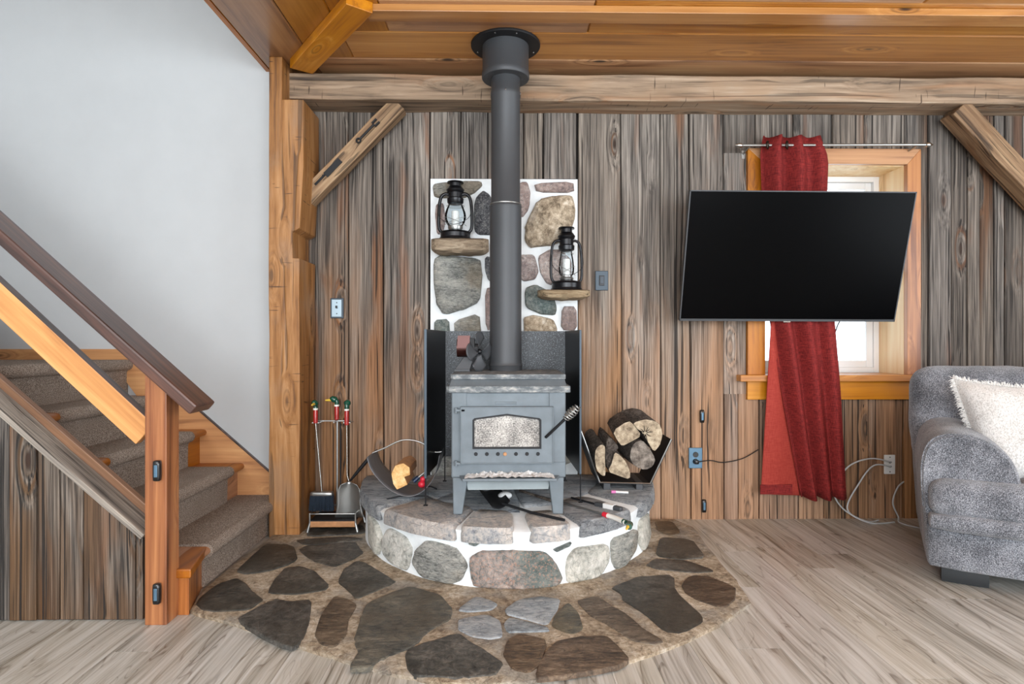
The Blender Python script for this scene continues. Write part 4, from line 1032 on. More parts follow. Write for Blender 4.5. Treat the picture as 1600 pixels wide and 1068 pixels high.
# ---------------------------------------------------------------- fireplace tool stand
ty = -.19
sx2 = lambda px: W(px, 700, ty)[0]
zf = .019
tx_, _ = W(527, 700, ty)
ts = thing('tool_stand', 'metal fireplace tool stand with copper-toned base beside the timber post', 'stand', (tx_, ty, zf))
zz = lambda py, Y=ty: W(527, py, Y)[1]
X0, X1 = W(485, 800, -.27)[0], W(556, 800, -.27)[0]; Ya, Yb2 = -.28, -.10
obj('base_plate', MB().box((X0-.004, Ya-.003, zf+.028), (X1+.004, Yb2, zf+.06)), M['brass'], ts, bevel=.004)
obj('base_top', MB().box((X0, Ya, zf+.06), (X1, Yb2, zf+.065)), M['blackmatt'], ts)
for x_ in (X0, X1):
    for y_ in (Ya, Yb2): obj('foot', MB().tube([(x_, y_, zf+.05), (x_+(.012 if x_ > tx_ else -.012), y_-.004, zf+.003)], [.006, .009], 8), M['steel'], ts, smooth=50)
rl_ = MB().tube([(X0, Ya, zf+.10), (X1, Ya, zf+.10), (X1, Yb2, zf+.10), (X0, Yb2, zf+.10)], .005, 8, closed=True)
for x_ in (X0, X1):
    for y_ in (Ya, Yb2): rl_.tube([(x_, y_, zf+.05), (x_, y_, zf+.105)], .005, 8)
obj('base_rail', rl_, M['steel'], ts, smooth=50)
rack = zz(657)
obj('pole', MB().tube([(tx_, ty, zf+.06), (tx_, ty, rack)], .0065, 10), M['steel'], ts, smooth=50)
hk = MB(); hl, hr = sx2(497), sx2(545)
hk.box((hl-.015, ty-.004, rack-.003), (hr+.01, ty+.004, rack+.003)); hk.box((tx_-.004, ty-.07, rack-.003), (tx_+.004, ty+.05, rack+.003))
for x_ in (hl, hr): hk.tube([(x_-.018, ty-.045, rack-.006), (x_+.018, ty-.045, rack-.006), (x_+.022, ty+.01, rack-.006), (x_-.018, ty+.01, rack-.006)], .003, 6, closed=True)
obj('hook_rack', hk, M['steel'], ts)
def duck_tool(name, x_, y_, zg, zc, face, label, cat):
    """tool with a mallard-head grip; zg bottom of the grip, zc crown height"""
    t = thing(name, label, cat, (x_, y_, zg)); k = (zc-zg)
    gh = k*.60
    obj('grip', MB().lathe([(.008, 0), (.0125, .004), (.0125, gh*.9), (.011, gh)], (x_, y_, zg), 14), M['red'], t, smooth=40)
    obj('neck_ring', MB().lathe([(.0125, gh), (.014, gh+.004), (.0125, gh+.010)], (x_, y_, zg), 14), M['whitepaint'], t, smooth=40)
    fx_, fy_ = face
    hd_ = MB(); z_ = zg+gh+.008
    hd_.tube(spline([(x_, y_, z_), (x_, y_, z_+k*.14), (x_+fx_*.008, y_+fy_*.008, z_+k*.24), (x_+fx_*.024, y_+fy_*.024, z_+k*.27), (x_+fx_*.036, y_+fy_*.036, z_+k*.24)], 4), [.0125]*8+[.016]*5+[.013, .012, .010, .006], 12)
    hd_.ell((x_+fx_*.014, y_+fy_*.014, z_+k*.24), (.020, .018, .018), 14, 8)
    obj('duck_head', hd_, M['green'], t, smooth=70)
    obj('beak', MB().tube([(x_+fx_*.03, y_+fy_*.03, z_+k*.225), (x_+fx_*.05, y_+fy_*.05, z_+k*.21), (x_+fx_*.062, y_+fy_*.062, z_+k*.205)], [.009, .006, .004], 8), M['yellow'], t, smooth=60)
    return t
# brush, shovel, tongs-like rod on the stand
yy = ty-.045
br = duck_tool('hearth_brush', hl, yy, zz(661, yy), zz(626, yy), (0, -1), 'hearth brush with dark bristles and duck-head grip, leftmost on the tool stand', 'brush')
bxc, bz = W(503, 770, yy)
obj('rod', MB().tube([(hl, yy, zz(661, yy)), (bxc, yy, zz(770, yy))], .004, 8), M['chrome'], br, smooth=50)
obj('brush_head', MB().rbox((bxc, yy, zz(771, yy)), (.125, .04, .03), .012, 5), M['steel'], br, smooth=60)
bb = MB(); 
for i in range(46):
    for j in range(7):
        x_ = bxc-.058+.116*i/45+rnd(-.001, .001); y_ = yy-.018+.036*j/6
        bb.tube([(x_, y_, zz(773, yy)), (x_+(x_-bxc)*.12+rnd(-.003,.003), y_+rnd(-.004,.004)-.0, zz(798, yy)+rnd(0, .012))], [.0018, .0012], 4)
obj('bristles', bb, M['bristle'], br, kind='stuff')
sv = duck_tool('hearth_shovel', hr, yy, zz(664, yy), zz(626, yy), (0, .9), 'steel ash shovel with duck-head grip hanging at the right of the tool stand', 'shovel')
obj('rod', MB().tube([(hr, yy, zz(664, yy)), (hr+.002, yy, zz(741, yy)), (W(545, 752, yy)[0], yy, zz(752, yy))], .004, 8), M['chrome'], sv, smooth=50)
v = []; f = []; n = 12; m = 8
cxs = W(547, 780, yy)[0]
prof = [(751, .012), (755, .045), (762, .060), (772, .066), (782, .064), (792, .068), (800, .074), (806, .080)]
for py, hw in prof:
    z_ = zz(py, yy)
    for i in range(n+1):
        s = 2*i/n-1; v.append((cxs+hw*s, yy-.012-.02*s*s+.012*((py-751)/55), z_-.008*(1-s*s)*(py > 800)))
for j in range(len(prof)-1):
    for i in range(n): a = j*(n+1)+i; f.append((a, a+1, a+n+2, a+n+1))
o = obj('pan', MB().add(v, f), M['steel'], sv, smooth=60); so = o.modifiers.new('thick', 'SOLIDIFY'); so.thickness = .002
# spare poker handle in the middle
pk = duck_tool('hearth_poker', tx_, ty-.01, rack+.006, zz(620, ty), (-1, -.1), 'fire poker with a green duck-head grip and yellow beak, middle of the tool stand', 'poker')
obj('rod', MB().tube([(tx_+.012, ty+.012, rack+.004), (tx_+.014, ty+.012, zf+.12)], .004, 8), M['blackmatt'], pk)
# long-handled dustpan behind the shovel (dark handle up to the right)
dp = thing('ash_scoop', 'dark handle of an ash scoop leaning on the wall behind the tool stand', 'scoop', (W(560, 790, -.1)[0], -.1, zf))
ya_ = -.12
obj('handle', MB().tube([P(546, 752, ya_), P(560, 735, ya_), P(576, 716, ya_)], [.006, .010, .011], 10), M['blackmatt'], dp, smooth=50)
obj('scoop_back', MB().tube([P(546, 752, ya_), P(547, 800, ya_-.01), Vector((P(547, 800, ya_).x, ya_, zf+.07))], .006, 8), M['blackmatt'], dp)

# ---------------------------------------------------------------- curved log sling on the hearth with its contents
cy = -.47; hzb = HZ+.006
bk = thing('log_carrier', 'curved grey metal log carrier with a thin arched handle, left on the hearth', 'log carrier', (W(632, 780, cy)[0], cy, HZ))
def bp(px, py, y): return P(px, py, y)
outline = [(580, 727), (586, 745), (600, 763), (618, 778), (640, 786), (660, 781), (676, 765), (684, 748), (689, 725)]
cpts = [W(a, b, cy-.05) for a, b in outline]
zmin = min(c[1] for c in cpts); 
cpts = [(a, b-zmin+hzb+.02) for a, b in cpts]
sp = spline([(a, 0, b) for a, b in cpts], 4)
v = []; f = []
for q in sp:
    for j in range(6): v.append((q.x, cy-.14+.24*j/5, q.z))
for i in range(len(sp)-1):
    for j in range(5): a = i*6+j; f.append((a, a+6, a+7, a+1))
o = obj('curved_tray', MB().add(v, f), M['carrier'] if 'carrier' in M else plain('worn_grey_metal', '6d6a68', .45, .6, var=.25, nsc=8, bump=.1), bk, smooth=60); so = o.modifiers.new('thick', 'SOLIDIFY'); so.thickness = .003
hh = spline([Vector((sp[0].x, cy-.02, sp[0].z)), P(600, 700, cy-.02), P(630, 687, cy-.02), P(658, 691, cy-.02), P(678, 705, cy-.02), Vector((sp[-1].x, cy-.02, sp[-1].z))], 6)
obj('arched_handle', MB().tube(hh, .004, 8), M['steel'], bk, smooth=50)
ft = MB()
for y_ in (cy-.12, cy+.08): ft.tube([(sp[10].x, y_, HZ+.008), (sp[14].x, y_, zmin*0+HZ+.022), (sp[22].x, y_, HZ+.022), (sp[25].x, y_, HZ+.008)], .004, 6)
obj('foot', ft, M['blackmatt'], bk)
# split chunk of wood in it
ck = [(611,752),(617,739),(630,735),(640,742),(641,754),(632,757),(637,769),(620,777),(614,768)]
y0_ = cy-.13
trayz = lambda x: min(sp, key=lambda q: abs(q.x-x)).z
pw_ = [W(a, b, y0_) for a, b in ck]; dz = trayz(W(620, 770, y0_)[0])+.012-min(p_[1] for p_ in pw_)
mb = MB(); fr0 = [(a, y0_, b+dz) for a, b in pw_]; bk0 = [(a*.9+.1*pw_[0][0]+.02, y0_+.16, b+dz+.01) for a, b in pw_]
mb.prism(bk0, fr0, 0, 1)
o = obj('firewood', mb, [M['split'], M['bark_tan'] if 'bark_tan' in M else M['brass']], None, bevel=.004); tag(o, 'pale freshly split chunk of firewood lying in the curved log carrier', 'firewood')
lt = thing('utility_lighter', 'long-nosed lighter with a dark blue body lying in the log carrier', 'lighter', tuple(P(650, 750, cy-.03)))
obj('lighter_body', MB().tube([P(646, 752, cy-.03), P(654, 745, cy-.02)], .011, 10), M['navy'] if 'navy' in M else plain('navy_plastic', '1d3350', .35), lt, smooth=50)
obj('nozzle', MB().tube([P(654, 745, cy-.02), P(668, 734, cy+.0)], .005, 8), M['steel'], lt)
rt_ = thing('red_handled_tool', 'tool with round bright red grips lying in the log carrier', 'tool', tuple(P(665, 757, cy)))
for a, b, r_ in ((659, 765, .018), (661, 748, .014), (670, 729, .013)):
    q = P(a, b, cy-.04); q.z = max(q.z, trayz(q.x)+r_+.002); obj('grip', MB().ell(q, (r_*1.1, r_, r_)), M['redbright'], rt_, smooth=60)
obj('shank', MB().tube([P(660, 764, cy-.02), P(664, 748, cy-.03), P(671, 729, cy-.03)], .006, 8), M['blackmatt'], rt_)

# ---------------------------------------------------------------- log holder with firewood
ly = -.30
lh = thing('firewood_holder', 'black V-sided metal firewood holder on two short feet at the right of the hearth', 'firewood holder', (W(975, 770, ly)[0], ly, HZ))
Yf_ = -.42; Yk = -.16
hexp = [(903, 660), (937, 753), (1016, 755), (1049, 686)]
hw = [W(a, b, Yf_) for a, b in hexp]; hzoff = 0
th_ = .006
def strip(a, b, name):
    A_ = Vector((a[0], Yf_, a[1])); B_ = Vector((b[0], Yf_, b[1])); d_ = (B_-A_).normalized(); nn = Vector((-d_.z, 0, d_.x))*th_
    obj(name, MB().prism([A_, B_, B_-nn, A_-nn], [p_+Vector((0, Yk-Yf_, 0)) for p_ in (A_, B_, B_-nn, A_-nn)]), M['blackmatt'], lh)
strip(hw[0], hw[1], 'side_plate'); strip(hw[1], hw[2], 'bottom_plate'); strip(hw[2], hw[3], 'side_plate')
edg = MB().tube([Vector((a, Yf_, b)) for a, b in hw], .004, 6); obj('front_edge', edg, M['steel'], lh)
for px in (949, 1000):
    x_ = W(px, 760, Yf_)[0]; obj('foot', MB().box((x_-.018, Yf_+.01, HZ+.003), (x_+.018, Yk-.02, hw[1][1]-.004)), M['pipe'], lh, bevel=.002)
def log(poly, mats, depth, label, yfr=None, sk=(0, 0)):
    yfr = Yf_-.02 if yfr is None else yfr; p_ = smoothpoly([W(a, b, yfr) for a, b in poly], 1); n = len(p_)
    cx = sum(q[0] for q in p_)/n; cz = sum(q[1] for q in p_)/n; v = []; f = []; m = 6; sd = rnd(0, 50)
    ang = rnd(-.02, .02)
    v.append((cx, yfr+.002, cz))
    for k in range(m+1):
        t = k/m
        for i, q in enumerate(p_):
            s = (1.0 if k else .97)*(1+.05*mnoise.noise(Vector((i*.9+sd, t*3, sd))))
            v.append((cx+(q[0]-cx)*s+t*sk[0], yfr+depth*t+(.004 if k == 0 else 0)*0+rnd(-.001,.001), cz+(q[1]-cz)*s+t*sk[1]))
    v.append((cx+sk[0], yfr+depth, cz+sk[1])); E = len(v)-1
    mi = []
    for i in range(n): f.append((0, 1+i, 1+(i+1) % n)); mi.append(0)
    for k in range(m):
        for i in range(n): j = (i+1) % n; f.append((1+k*n+i, 1+(k+1)*n+i, 1+(k+1)*n+j, 1+k*n+j)); mi.append(1)
    for i in range(n): f.append((E, 1+m*n+(i+1) % n, 1+m*n+i)); mi.append(0)
    mb = MB().add(v, f); mb.m = mi
    a, b, c_ = [Vector(v[i]) for i in f[0]]
    if (b-a).cross(c_-a).y > 0: mb.f = [q[::-1] for q in mb.f]
    o = obj('firewood', mb, mats, None, smooth=38); tag(o, label, 'firewood'); return o
K_ = lambda pts: [(860+a/4.108, 600+b/4.108) for a, b in pts]
log(K_([(283,470),(290,410),(330,380),(355,400),(350,480),(357,590),(330,590),(295,550)]), [M['endgrain'], M['bark']], .26, 'pale split log at the far left end of the firewood holder', sk=(-.02, .045))
log(K_([(398,500),(410,430),(445,450),(490,500),(515,560),(512,612),(440,590),(365,560)]), [M['endgrain'], M['bark']], .26, 'pale triangular split log low in the middle of the firewood holder', sk=(-.03, .06))
log(K_([(352,450),(365,330),(410,360),(440,400),(425,425),(395,470),(390,530),(362,545)]), [M['bark'], M['bark']], .22, 'rough barky log wedged between the two pale split logs of the holder', yfr=Yf_, sk=(-.01, .02))
log(K_([(512,420),(540,370),(590,355),(630,400),(680,480),(660,530),(610,555),(540,530),(510,480)]), [M['endgrey'], M['bark']], .26, 'grey round-ended log lying low at the right of the firewood holder', sk=(-.02, .01))
log(K_([(395,300),(500,228),(545,265),(590,330),(520,370),(460,400),(430,365)]), [M['endgrain'], M['bark']], .24, 'squarish log end resting on top of the firewood pile, left of the biggest log', sk=(.01, .02))
big = log(K_([(528,245),(600,222),(670,230),(715,270),(722,340),(700,400),(665,438),(630,380),(590,310),(550,280)]), [M['endgrain'], M['bark']], .25, 'biggest half-round log on top of the firewood pile, cracks across its end', yfr=Yf_-.03, sk=(-.02, .03))

ctr = P(1008, 676, Yf_-.034)
for k in range(11):
    a = 2*PI*k/11+rnd(-.2, .2); L = rnd(.03, .055)*(1.2 if k % 3 == 0 else .8); d_ = Vector((math.cos(a), 0, math.sin(a)))
    if d_.x < -.3 and d_.z < .3: L *= .5
    cr_ = obj('crack', MB().tube([ctr+d_*.008, ctr+d_*L*.6+Vector((0, 0, rnd(-.002, .002))), ctr+d_*L], [.0022, .0018, .0008], 5), M['gap'])
    cr_.parent = big
# ---------------------------------------------------------------- loose things lying on the hearth
def onh(px, py, z=HZ+.012): x_, y_ = G(px, py, z); return Vector((x_, y_, z))
sc = thing('ash_shovel', 'scorched black iron shovel lying on the hearth under the stove', 'shovel', tuple(onh(800, 785)))
v = []; 
s_ = [onh(746, 770), onh(776, 765), onh(797, 788), onh(770, 799)]
mbp = MB(); a_, b_, c_, d_ = s_
g_ = 6; v = []; f = []
for i in range(g_+1):
    for j in range(g_+1):
        u, w = i/g_, j/g_; q = (a_*(1-u)+b_*u)*(1-w)+(d_*(1-u)+c_*u)*w; q = q.copy(); q.z = HZ+.014+.03*(2*u-1)**2*(1-.4*w); v.append(q)
for i in range(g_):
    for j in range(g_): k = i*(g_+1)+j; f.append((k, k+1, k+g_+2, k+g_+1))
o = obj('scoop', MB().add(v, f), M['blackmatt'], sc, smooth=60); so = o.modifiers.new('thick', 'SOLIDIFY'); so.thickness = .003
p0, p1 = onh(785, 790), onh(882, 812)
obj('handle', MB().tube([p0+Vector((0,0,.012)), p0*.5+p1*.5, p1], .0065, 8), M['blackmatt'], sc, smooth=50)
mv = M['ash']
lgc = MB().ell(onh(789, 778)+Vector((0, 0, .014)), (.035, .03, .018), 12, 7); o = obj('ember_lump', lgc, M['ash'], None, smooth=60); tag(o, 'grey-white lump of burnt wood in the scoop of the shovel under the stove', 'ash lump')
pkr = thing('fire_poker', 'long poker with white duck-head grip lying across the right front of the hearth', 'poker', tuple(onh(930, 805)))
q0, q1, q2, q3, q4 = onh(845, 775), onh(943, 803), onh(962, 809), onh(978, 816), onh(981, 822)
obj('rod', MB().tube([q0, q1], .005, 8), M['steel'], pkr, smooth=50)
obj('grip_band', MB().tube([q1, q1+(q2-q1)*.35], .012, 12), M['redbright'], pkr, smooth=50)
obj('grip', MB().tube(spline([q1+(q2-q1)*.3, q2, q3], 5), [.0105]*5+[.011]*6, 12), M['whitepaint'], pkr, smooth=60)
obj('duck_head', MB().tube(spline([q3+(q2-q3)*.25, q3+(q3-q2)*.3, q4+Vector((.004,-.006,0))], 4), [.0115]*4+[.013]*5, 12).ell(q3+(q3-q2)*.35, (.015,.015,.013)), M['green'], pkr, smooth=60)
obj('beak', MB().tube([q4, q4+Vector((-.012,-.03,-.002))], [.008, .004], 8), M['yellow'], pkr, smooth=60)
gl = thing('grill_lighter', 'grey long-nosed lighter with a white label lying by the firewood holder', 'lighter', tuple(onh(940, 795)))
g0, g1, g2 = onh(893, 777), onh(930, 787), onh(972, 796)
obj('nozzle', MB().tube([g0, g1], .005, 8), M['blackmatt'], gl, smooth=50)
dd = (g2-g1).normalized(); 
beam_between('lighter_body', g1+Vector((0,0,.002)), g2+Vector((0,0,.002)), dd.cross(Vector((0,0,1))), .026, .022, M['pipe'], gl, .007)
beam_between('paper_label', g1+(g2-g1)*.34+Vector((0,0,.004)), g1+(g2-g1)*.72+Vector((0,0,.004)), dd.cross(Vector((0,0,1))), .0275, .0225, M['whiteplastic'], gl, .002)
mk = thing('fire_starter_tube', 'small pale tube with a pink cap lying under the firewood holder', 'tube', tuple(onh(970, 768)))
m0, m1, m2 = onh(955, 768), onh(962, 768), onh(982, 769)
obj('cap', MB().tube([m0, m1], .008, 10), plain('pink_plastic', 'd678b0', .4), mk, smooth=50); obj('tube', MB().tube([m1, m2], .006, 10), M['whiteplastic'], mk, smooth=50)
sc2 = thing('kindling_stick', 'dark thin stick lying on the hearth behind the right stove leg', 'stick', tuple(onh(840, 770)))
obj('stick', MB().tube([onh(812, 766), onh(862, 782)], .007, 7), M['bark'], sc2, smooth=50)

# ---------------------------------------------------------------- switch plates and outlets on the plank wall
def plate(px0, px1, py0, py1, mat, name, label, cat, y=-.012):
    x0, z1 = W(px0, py0, y); x1, z0 = W(px1, py1, y)
    t = thing(name, label, cat, ((x0+x1)/2, y, (z0+z1)/2))
    obj('cover_plate', MB().box((x0, y-.006, z0), (x1, y+.004, z1)), M[mat], t, bevel=.003)
    return t, (x0+x1)/2, (z0+z1)/2, x0, x1, z0, z1
t, cx, cz, x0, x1, z0, z1 = plate(516.5, 537, 465.5, 497, 'edge', 'light_switch', 'pale blue-grey toggle switch plate on the planks near the timber post', 'light switch')
M['pale_steel'] = plain('pale_blue_steel', '9fb2bd', .4, .4)
obj('inner_plate', MB().box((x0+.009, -.021, z0+.009), (x1-.011, -.016, z1-.009)), M['pale_steel'], t, bevel=.001)
obj('toggle', MB().box((cx-.005, -.034, cz-.001), (cx+.005, -.019, cz+.014)), M['black'], t, bevel=.001)
for s in (-1, 1): obj('screw', MB().ell((cx, -.021, cz+s*.032), (.0035, .002, .0035), 8, 5), M['black'], t)
t, cx, cz, x0, x1, z0, z1 = plate(930, 950, 423, 453.5, 'edge', 'dimmer_switch', 'dark blue-grey rocker switch plate on the planks right of the lower lantern', 'light switch')
obj('rocker', MB().box((cx-.016, -.022, cz-.03), (cx+.016, -.016, cz+.03)), M['black'], t, bevel=.002)
obj('rocker_paddle', MB().box((cx-.010, -.025, cz-.018), (cx+.010, -.021, cz+.022)), plain('dark_blue_plastic', '22303e', .4), t, bevel=.001)
t, cx, cz, x0, x1, z0, z1 = plate(1076, 1097, 699, 731, 'bluesteel', 'wall_outlet', 'blue-grey power outlet with a black plug in its lower socket', 'outlet')
for s in (-1, 1): obj('socket', MB().lathe([(0, 0), (.016, 0), (.017, .003), (.017, .006)], n=18, mat=Matrix.Translation((cx, -.021, cz+s*.02)) @ Matrix.Rotation(-PI/2, 4, 'X')), M['blackplastic'], t, smooth=40)
cd = thing('power_cord', 'thin black power cord running from the blue-grey outlet behind the red curtain', 'cord', (cx, -.03, cz-.02))
obj('plug', MB().rbox((cx, -.034, cz-.02), (.026, .024, .024), .006, 4), M['blackplastic'], cd, smooth=50)
obj('cord', MB().tube(spline([(cx+.01, -.035, cz-.02), P(1110, 719, -.035), P(1130, 722, -.03), P(1160, 716, -.03), P(1185, 702, -.02)], 6), .003, 8), M['rubber'], cd, smooth=50)
t, cx, cz, x0, x1, z0, z1 = plate(1381, 1398, 710, 740, 'whiteplastic', 'cable_outlet', 'white wall plate with cables plugged in, beside the sofa', 'outlet')
for s in (-1, 1): obj('screw', MB().ell((cx, -.019, cz+s*.043), (.0035, .002, .0035), 8, 5), M['black'], t)
ca = thing('coaxial_cable', 'grey cable making the wider loop from the white wall plate to the floor', 'cable', (cx, -.03, cz), None)
obj('plug', MB().tube([(cx-.002, -.02, cz+.012), (cx-.012, -.045, cz+.02)], .005, 8), M['blackplastic'], ca)
obj('cable', MB().tube(spline([(cx-.012, -.045, cz+.02), P(1360, 716, -.06), P(1325, 729, -.07), P(1303, 765, -.07), P(1318, 795, -.07), (P(1350, 806, -.06).x, -.08, .007), (P(1366, 813, -.02).x, -.06, .007)], 8), .0045, 8), M['greycable'], ca, smooth=50)
cb = thing('coaxial_cable', 'grey cable making the tighter inner loop from the white wall plate', 'cable', (cx, -.03, cz))
obj('plug', MB().tube([(cx, -.02, cz-.012), (cx-.012, -.045, cz-.006)], .005, 8), M['blackplastic'], cb)
obj('cable', MB().tube(spline([(cx-.012, -.045, cz-.006), P(1365, 727, -.05), P(1342, 755, -.06), P(1324, 795, -.06), (P(1350, 808, -.06).x, -.11, .007), (P(1384, 810, -.05).x+.02, -.10, .007)], 8), .0045, 8), M['greycable'], cb, smooth=50)
cc = thing('coaxial_cable', 'grey cable curling up from the floor right beside the sofa arm', 'cable', (P(1400, 820, -.1).x, -.1, .01))
obj('cable', MB().tube(spline([P(1412, 752, -.03), P(1402, 762, -.05), P(1395, 785, -.06), (P(1400, 812, -.05).x, -.07, .03), (P(1404, 818, -.1).x, -.12, .007), (P(1430, 832, -.15).x, -.24, .007), (P(1450, 840, -.15).x, -.34, .007)], 8), .0045, 8), M['greycable'], cc, smooth=50)

# ---------------------------------------------------------------- curtain rod and curtain
yr = -.115
ra, rb_ = P(1160, 227, yr), P(1446, 226, yr)
rd = thing('curtain_rod', 'slim brushed metal curtain rod above the window with pointed finials', 'curtain rod', tuple(P(1300, 226, yr)))
obj('rod', MB().tube([ra, rb_], .008, 12), M['steel'], rd, smooth=50)
for q, s in ((ra, -1), (rb_, 1)):
    obj('finial', MB().tube([q, q+Vector((s*.008, 0, 0)), q+Vector((s*.018, 0, 0)), q+Vector((s*.03, 0, 0)), q+Vector((s*.045, 0, 0))], [.009, .014, .015, .010, .002], 12), M['chrome'], rd, smooth=60)
    bx = q.x-s*.045
    obj('rod_bracket', MB().tube([(bx, yr+.004, q.z-.004), (bx, -.03, q.z-.012), (bx, -.002, q.z-.022)], .005, 8).box((bx-.009, -.012, q.z-.045), (bx+.009, -.004, q.z+.002)), M['steel'], rd, smooth=50)
ct = thing('curtain', 'dark red grommet curtain hanging gathered behind the television', 'curtain', tuple(P(1235, 500, yr)))
zt0 = W(1230, 212, yr)[1]; zb0 = W(1240, 779, yr)[1]
def lerp(a, b, t): return a+(b-a)*t
def keyed(t, ks):
    for (t0, v0), (t1, v1) in zip(ks, ks[1:]):
        if t <= t1: return lerp(v0, v1, (t-t0)/(t1-t0))
    return ks[-1][1]
v = []; f = []; nu, nv = 120, 40
for j in range(nv+1):
    t = j/nv; z = lerp(zt0, zb0, t)
    xl = wx(keyed(t, [(0, 1183), (.04, 1178), (.2, 1181), (.5, 1192), (.75, 1215), (1, 1241)])); xr = wx(keyed(t, [(0, 1266), (.06, 1278), (.2, 1275), (.5, 1287), (.7, 1296), (1, 1305)]))
    for i in range(nu+1):
        u = i/nu; ph = 2*PI*(3.1*u+.10*math.sin(4*u+1))
        am = .036*(.75+.35*math.sin(3*u+1)); 
        top = .009*math.sin(ph*1.0+1) if j == 0 else 0
        fold = am*math.sin(ph)+.004*math.sin(ph*2.1+1.3*t)+.004*mnoise.noise(Vector((u*7, t*4, 2)))
        v.append((lerp(xl, xr, u)+.008*math.cos(ph)*(1 if 0 < i < nu else 0), yr+.035+fold*lerp(.9, 1, t)-.03, z+top+.012*math.sin(ph)*(1 if j == nv else 0)*.5))
for j in range(nv):
    for i in range(nu): a = j*(nu+1)+i; f.append((a, a+1, a+nu+2, a+nu+1)[::-1])
o = obj('curtain_panel', MB().add(v, f), M['curtain'], ct, smooth=80); so = o.modifiers.new('thick', 'SOLIDIFY'); so.thickness = .0025
v = []; f = []; nu2, nv2 = 20, 30
for j in range(nv2+1):
    t = j/nv2; py = lerp(500, 772, t); z = W(1200, py, yr)[1]
    xl = wx(lerp(1194, 1178.5, t)); xr = wx(lerp(1206, 1243, t))
    for i in range(nu2+1):
        u = i/nu2; v.append((lerp(xl, xr, u), yr+.045-.022*math.sin(PI*.5*(1-u))-.006*math.sin(5*u), z-.02*t*u))
for j in range(nv2):
    for i in range(nu2): a = j*(nu2+1)+i; f.append((a, a+1, a+nu2+2, a+nu2+1)[::-1])
o = obj('folded_edge', MB().add(v, f), M['lining'], ct, smooth=80, label='lighter red turned-back edge of the curtain'); so = o.modifiers.new('thick', 'SOLIDIFY'); so.thickness = .002
zh0, zh1 = W(1200, 772, yr)[1], W(1200, 758, yr)[1]
o = obj('bottom_hem', MB().box((wx(1177.5), yr+.018, zh0-.004), (wx(1226), yr+.023, zh1)), M['curtain'], ct)
for px, py in ((1196, 229), (1226, 229)):
    q = P(px, py, yr); rg = [(q.x+.017*math.cos(2*PI*i/20)*.6, yr-.03+.017*math.cos(2*PI*i/20)*.8, q.z+.021*math.sin(2*PI*i/20)) for i in range(20)]
    obj('grommet', MB().tube(rg, .005, 8, closed=True), plain('dark_bronze', '3b342e', .3, .8), ct, smooth=60)

# ---------------------------------------------------------------- television on a wall arm
TL, TR_ = P(1075.5, 295.5, -CD+3.26), P(1435, 297.5, -CD+3.26); 
TWd = 1.232
cxt = (TL.x+TR_.x)/2; top = Vector((cxt, -.34, CH+.813)); botm = Vector((cxt-.003, -.155, CH+.118))
tv = thing('television', 'large black flat television tilted forward on a wall arm before the window', 'television', tuple((top+botm)/2))
upv = (top-botm); Hh = upv.length; upv.normalize(); roll = math.atan((TL.z-TR_.z)/(TR_.x-TL.x)); xv = Vector((1, 0, -.004)).normalized(); nv_ = xv.cross(upv).normalized()
if nv_.y > 0: nv_ = -nv_
R = Matrix((xv, -nv_, upv)).transposed().to_4x4(); R.translation = (top+botm)/2
def tvbox(name, x0, x1, y0, y1, z0, z1, mat, bevel=.001, par=None):
    return obj(name, MB().box((x0, y0, z0), (x1, y1, z1), mat=R), M[mat], par or tv, bevel=bevel)
hwid = TWd/2
tvbox('housing', -hwid, hwid, .006, .034, -Hh/2, Hh/2, 'blackplastic', .003)
tvbox('rear_housing', -hwid*.7, hwid*.7, .034, .062, -Hh*.42, Hh*.2, 'blackplastic', .01)
tvbox('screen', -hwid+.006, hwid-.006, -.001, .007, -Hh/2+.012, Hh/2-.006, 'screen', 0)
bz_ = MB(); b_ = .006
for q in ((-hwid, -hwid+b_, -Hh/2, Hh/2), (hwid-b_, hwid, -Hh/2, Hh/2), (-hwid, hwid, Hh/2-b_, Hh/2), (-hwid, hwid, -Hh/2, -Hh/2+.013)): bz_.box((q[0], -.003, q[2]), (q[1], .008, q[3]), mat=R)
obj('bezel', bz_, M['pipe'], tv)
tvbox('maker_badge', -.022, .018, -.004, .004, -Hh/2-.006, -Hh/2+.001, 'chrome', .001)
mp = R @ Vector((-.1, .062, -.03)); wp = Vector((wx(1150, 400), -.012, mp.z-.02))
obj('mount_plate', MB().box((wp.x-.03, -.028, wp.z-.16), (wp.x+.03, -.008, wp.z+.16)), M['blackmatt'], tv, bevel=.002)
obj('mount_arm', MB().tube([wp+Vector((0,-.01,0)), Vector((wp.x+.08, -.09, wp.z)), mp+Vector((0, .03, 0)), mp], .02, 8), M['blackmatt'], tv)
obj('tv_cord', MB().tube(spline([R @ Vector((.18, .05, -Hh*.40)), P(1313, 490, -.085), P(1308, 510, -.075), P(1299, 534, -.07), P(1291, 556, -.07)], 6), .0035, 8), M['rubber'], tv, smooth=50)
# ---------------------------------------------------------------- sofa (turned about 33 degrees) and its pillow
SA = math.radians(-32)
so0 = Vector((1.84, -.985, 0))
SM = Matrix.Translation(so0) @ Matrix.Rotation(SA, 4, 'Z')      # local x along the front, y towards the back, z up
sf = thing('sofa', 'grey chenille sofa with a rolled arm and black block legs, right of the window', 'sofa', tuple(so0))
def S(name, c, d, r, n=8, puff=0, fn=None, mat='sofa', par=None):
    return obj(name, MB().rbox(c, d, r, n, puff, 0, SM, fn), M[mat], par or sf, smooth=80)
LW, DP = 2.0, .92
# base rail, front border
S('base', (LW/2, DP/2, .175), (LW, DP, .21), .03, 10)
S('front_border', (LW/2, .0, .285), (LW-.01, .10, .075), .03, 12, .02)
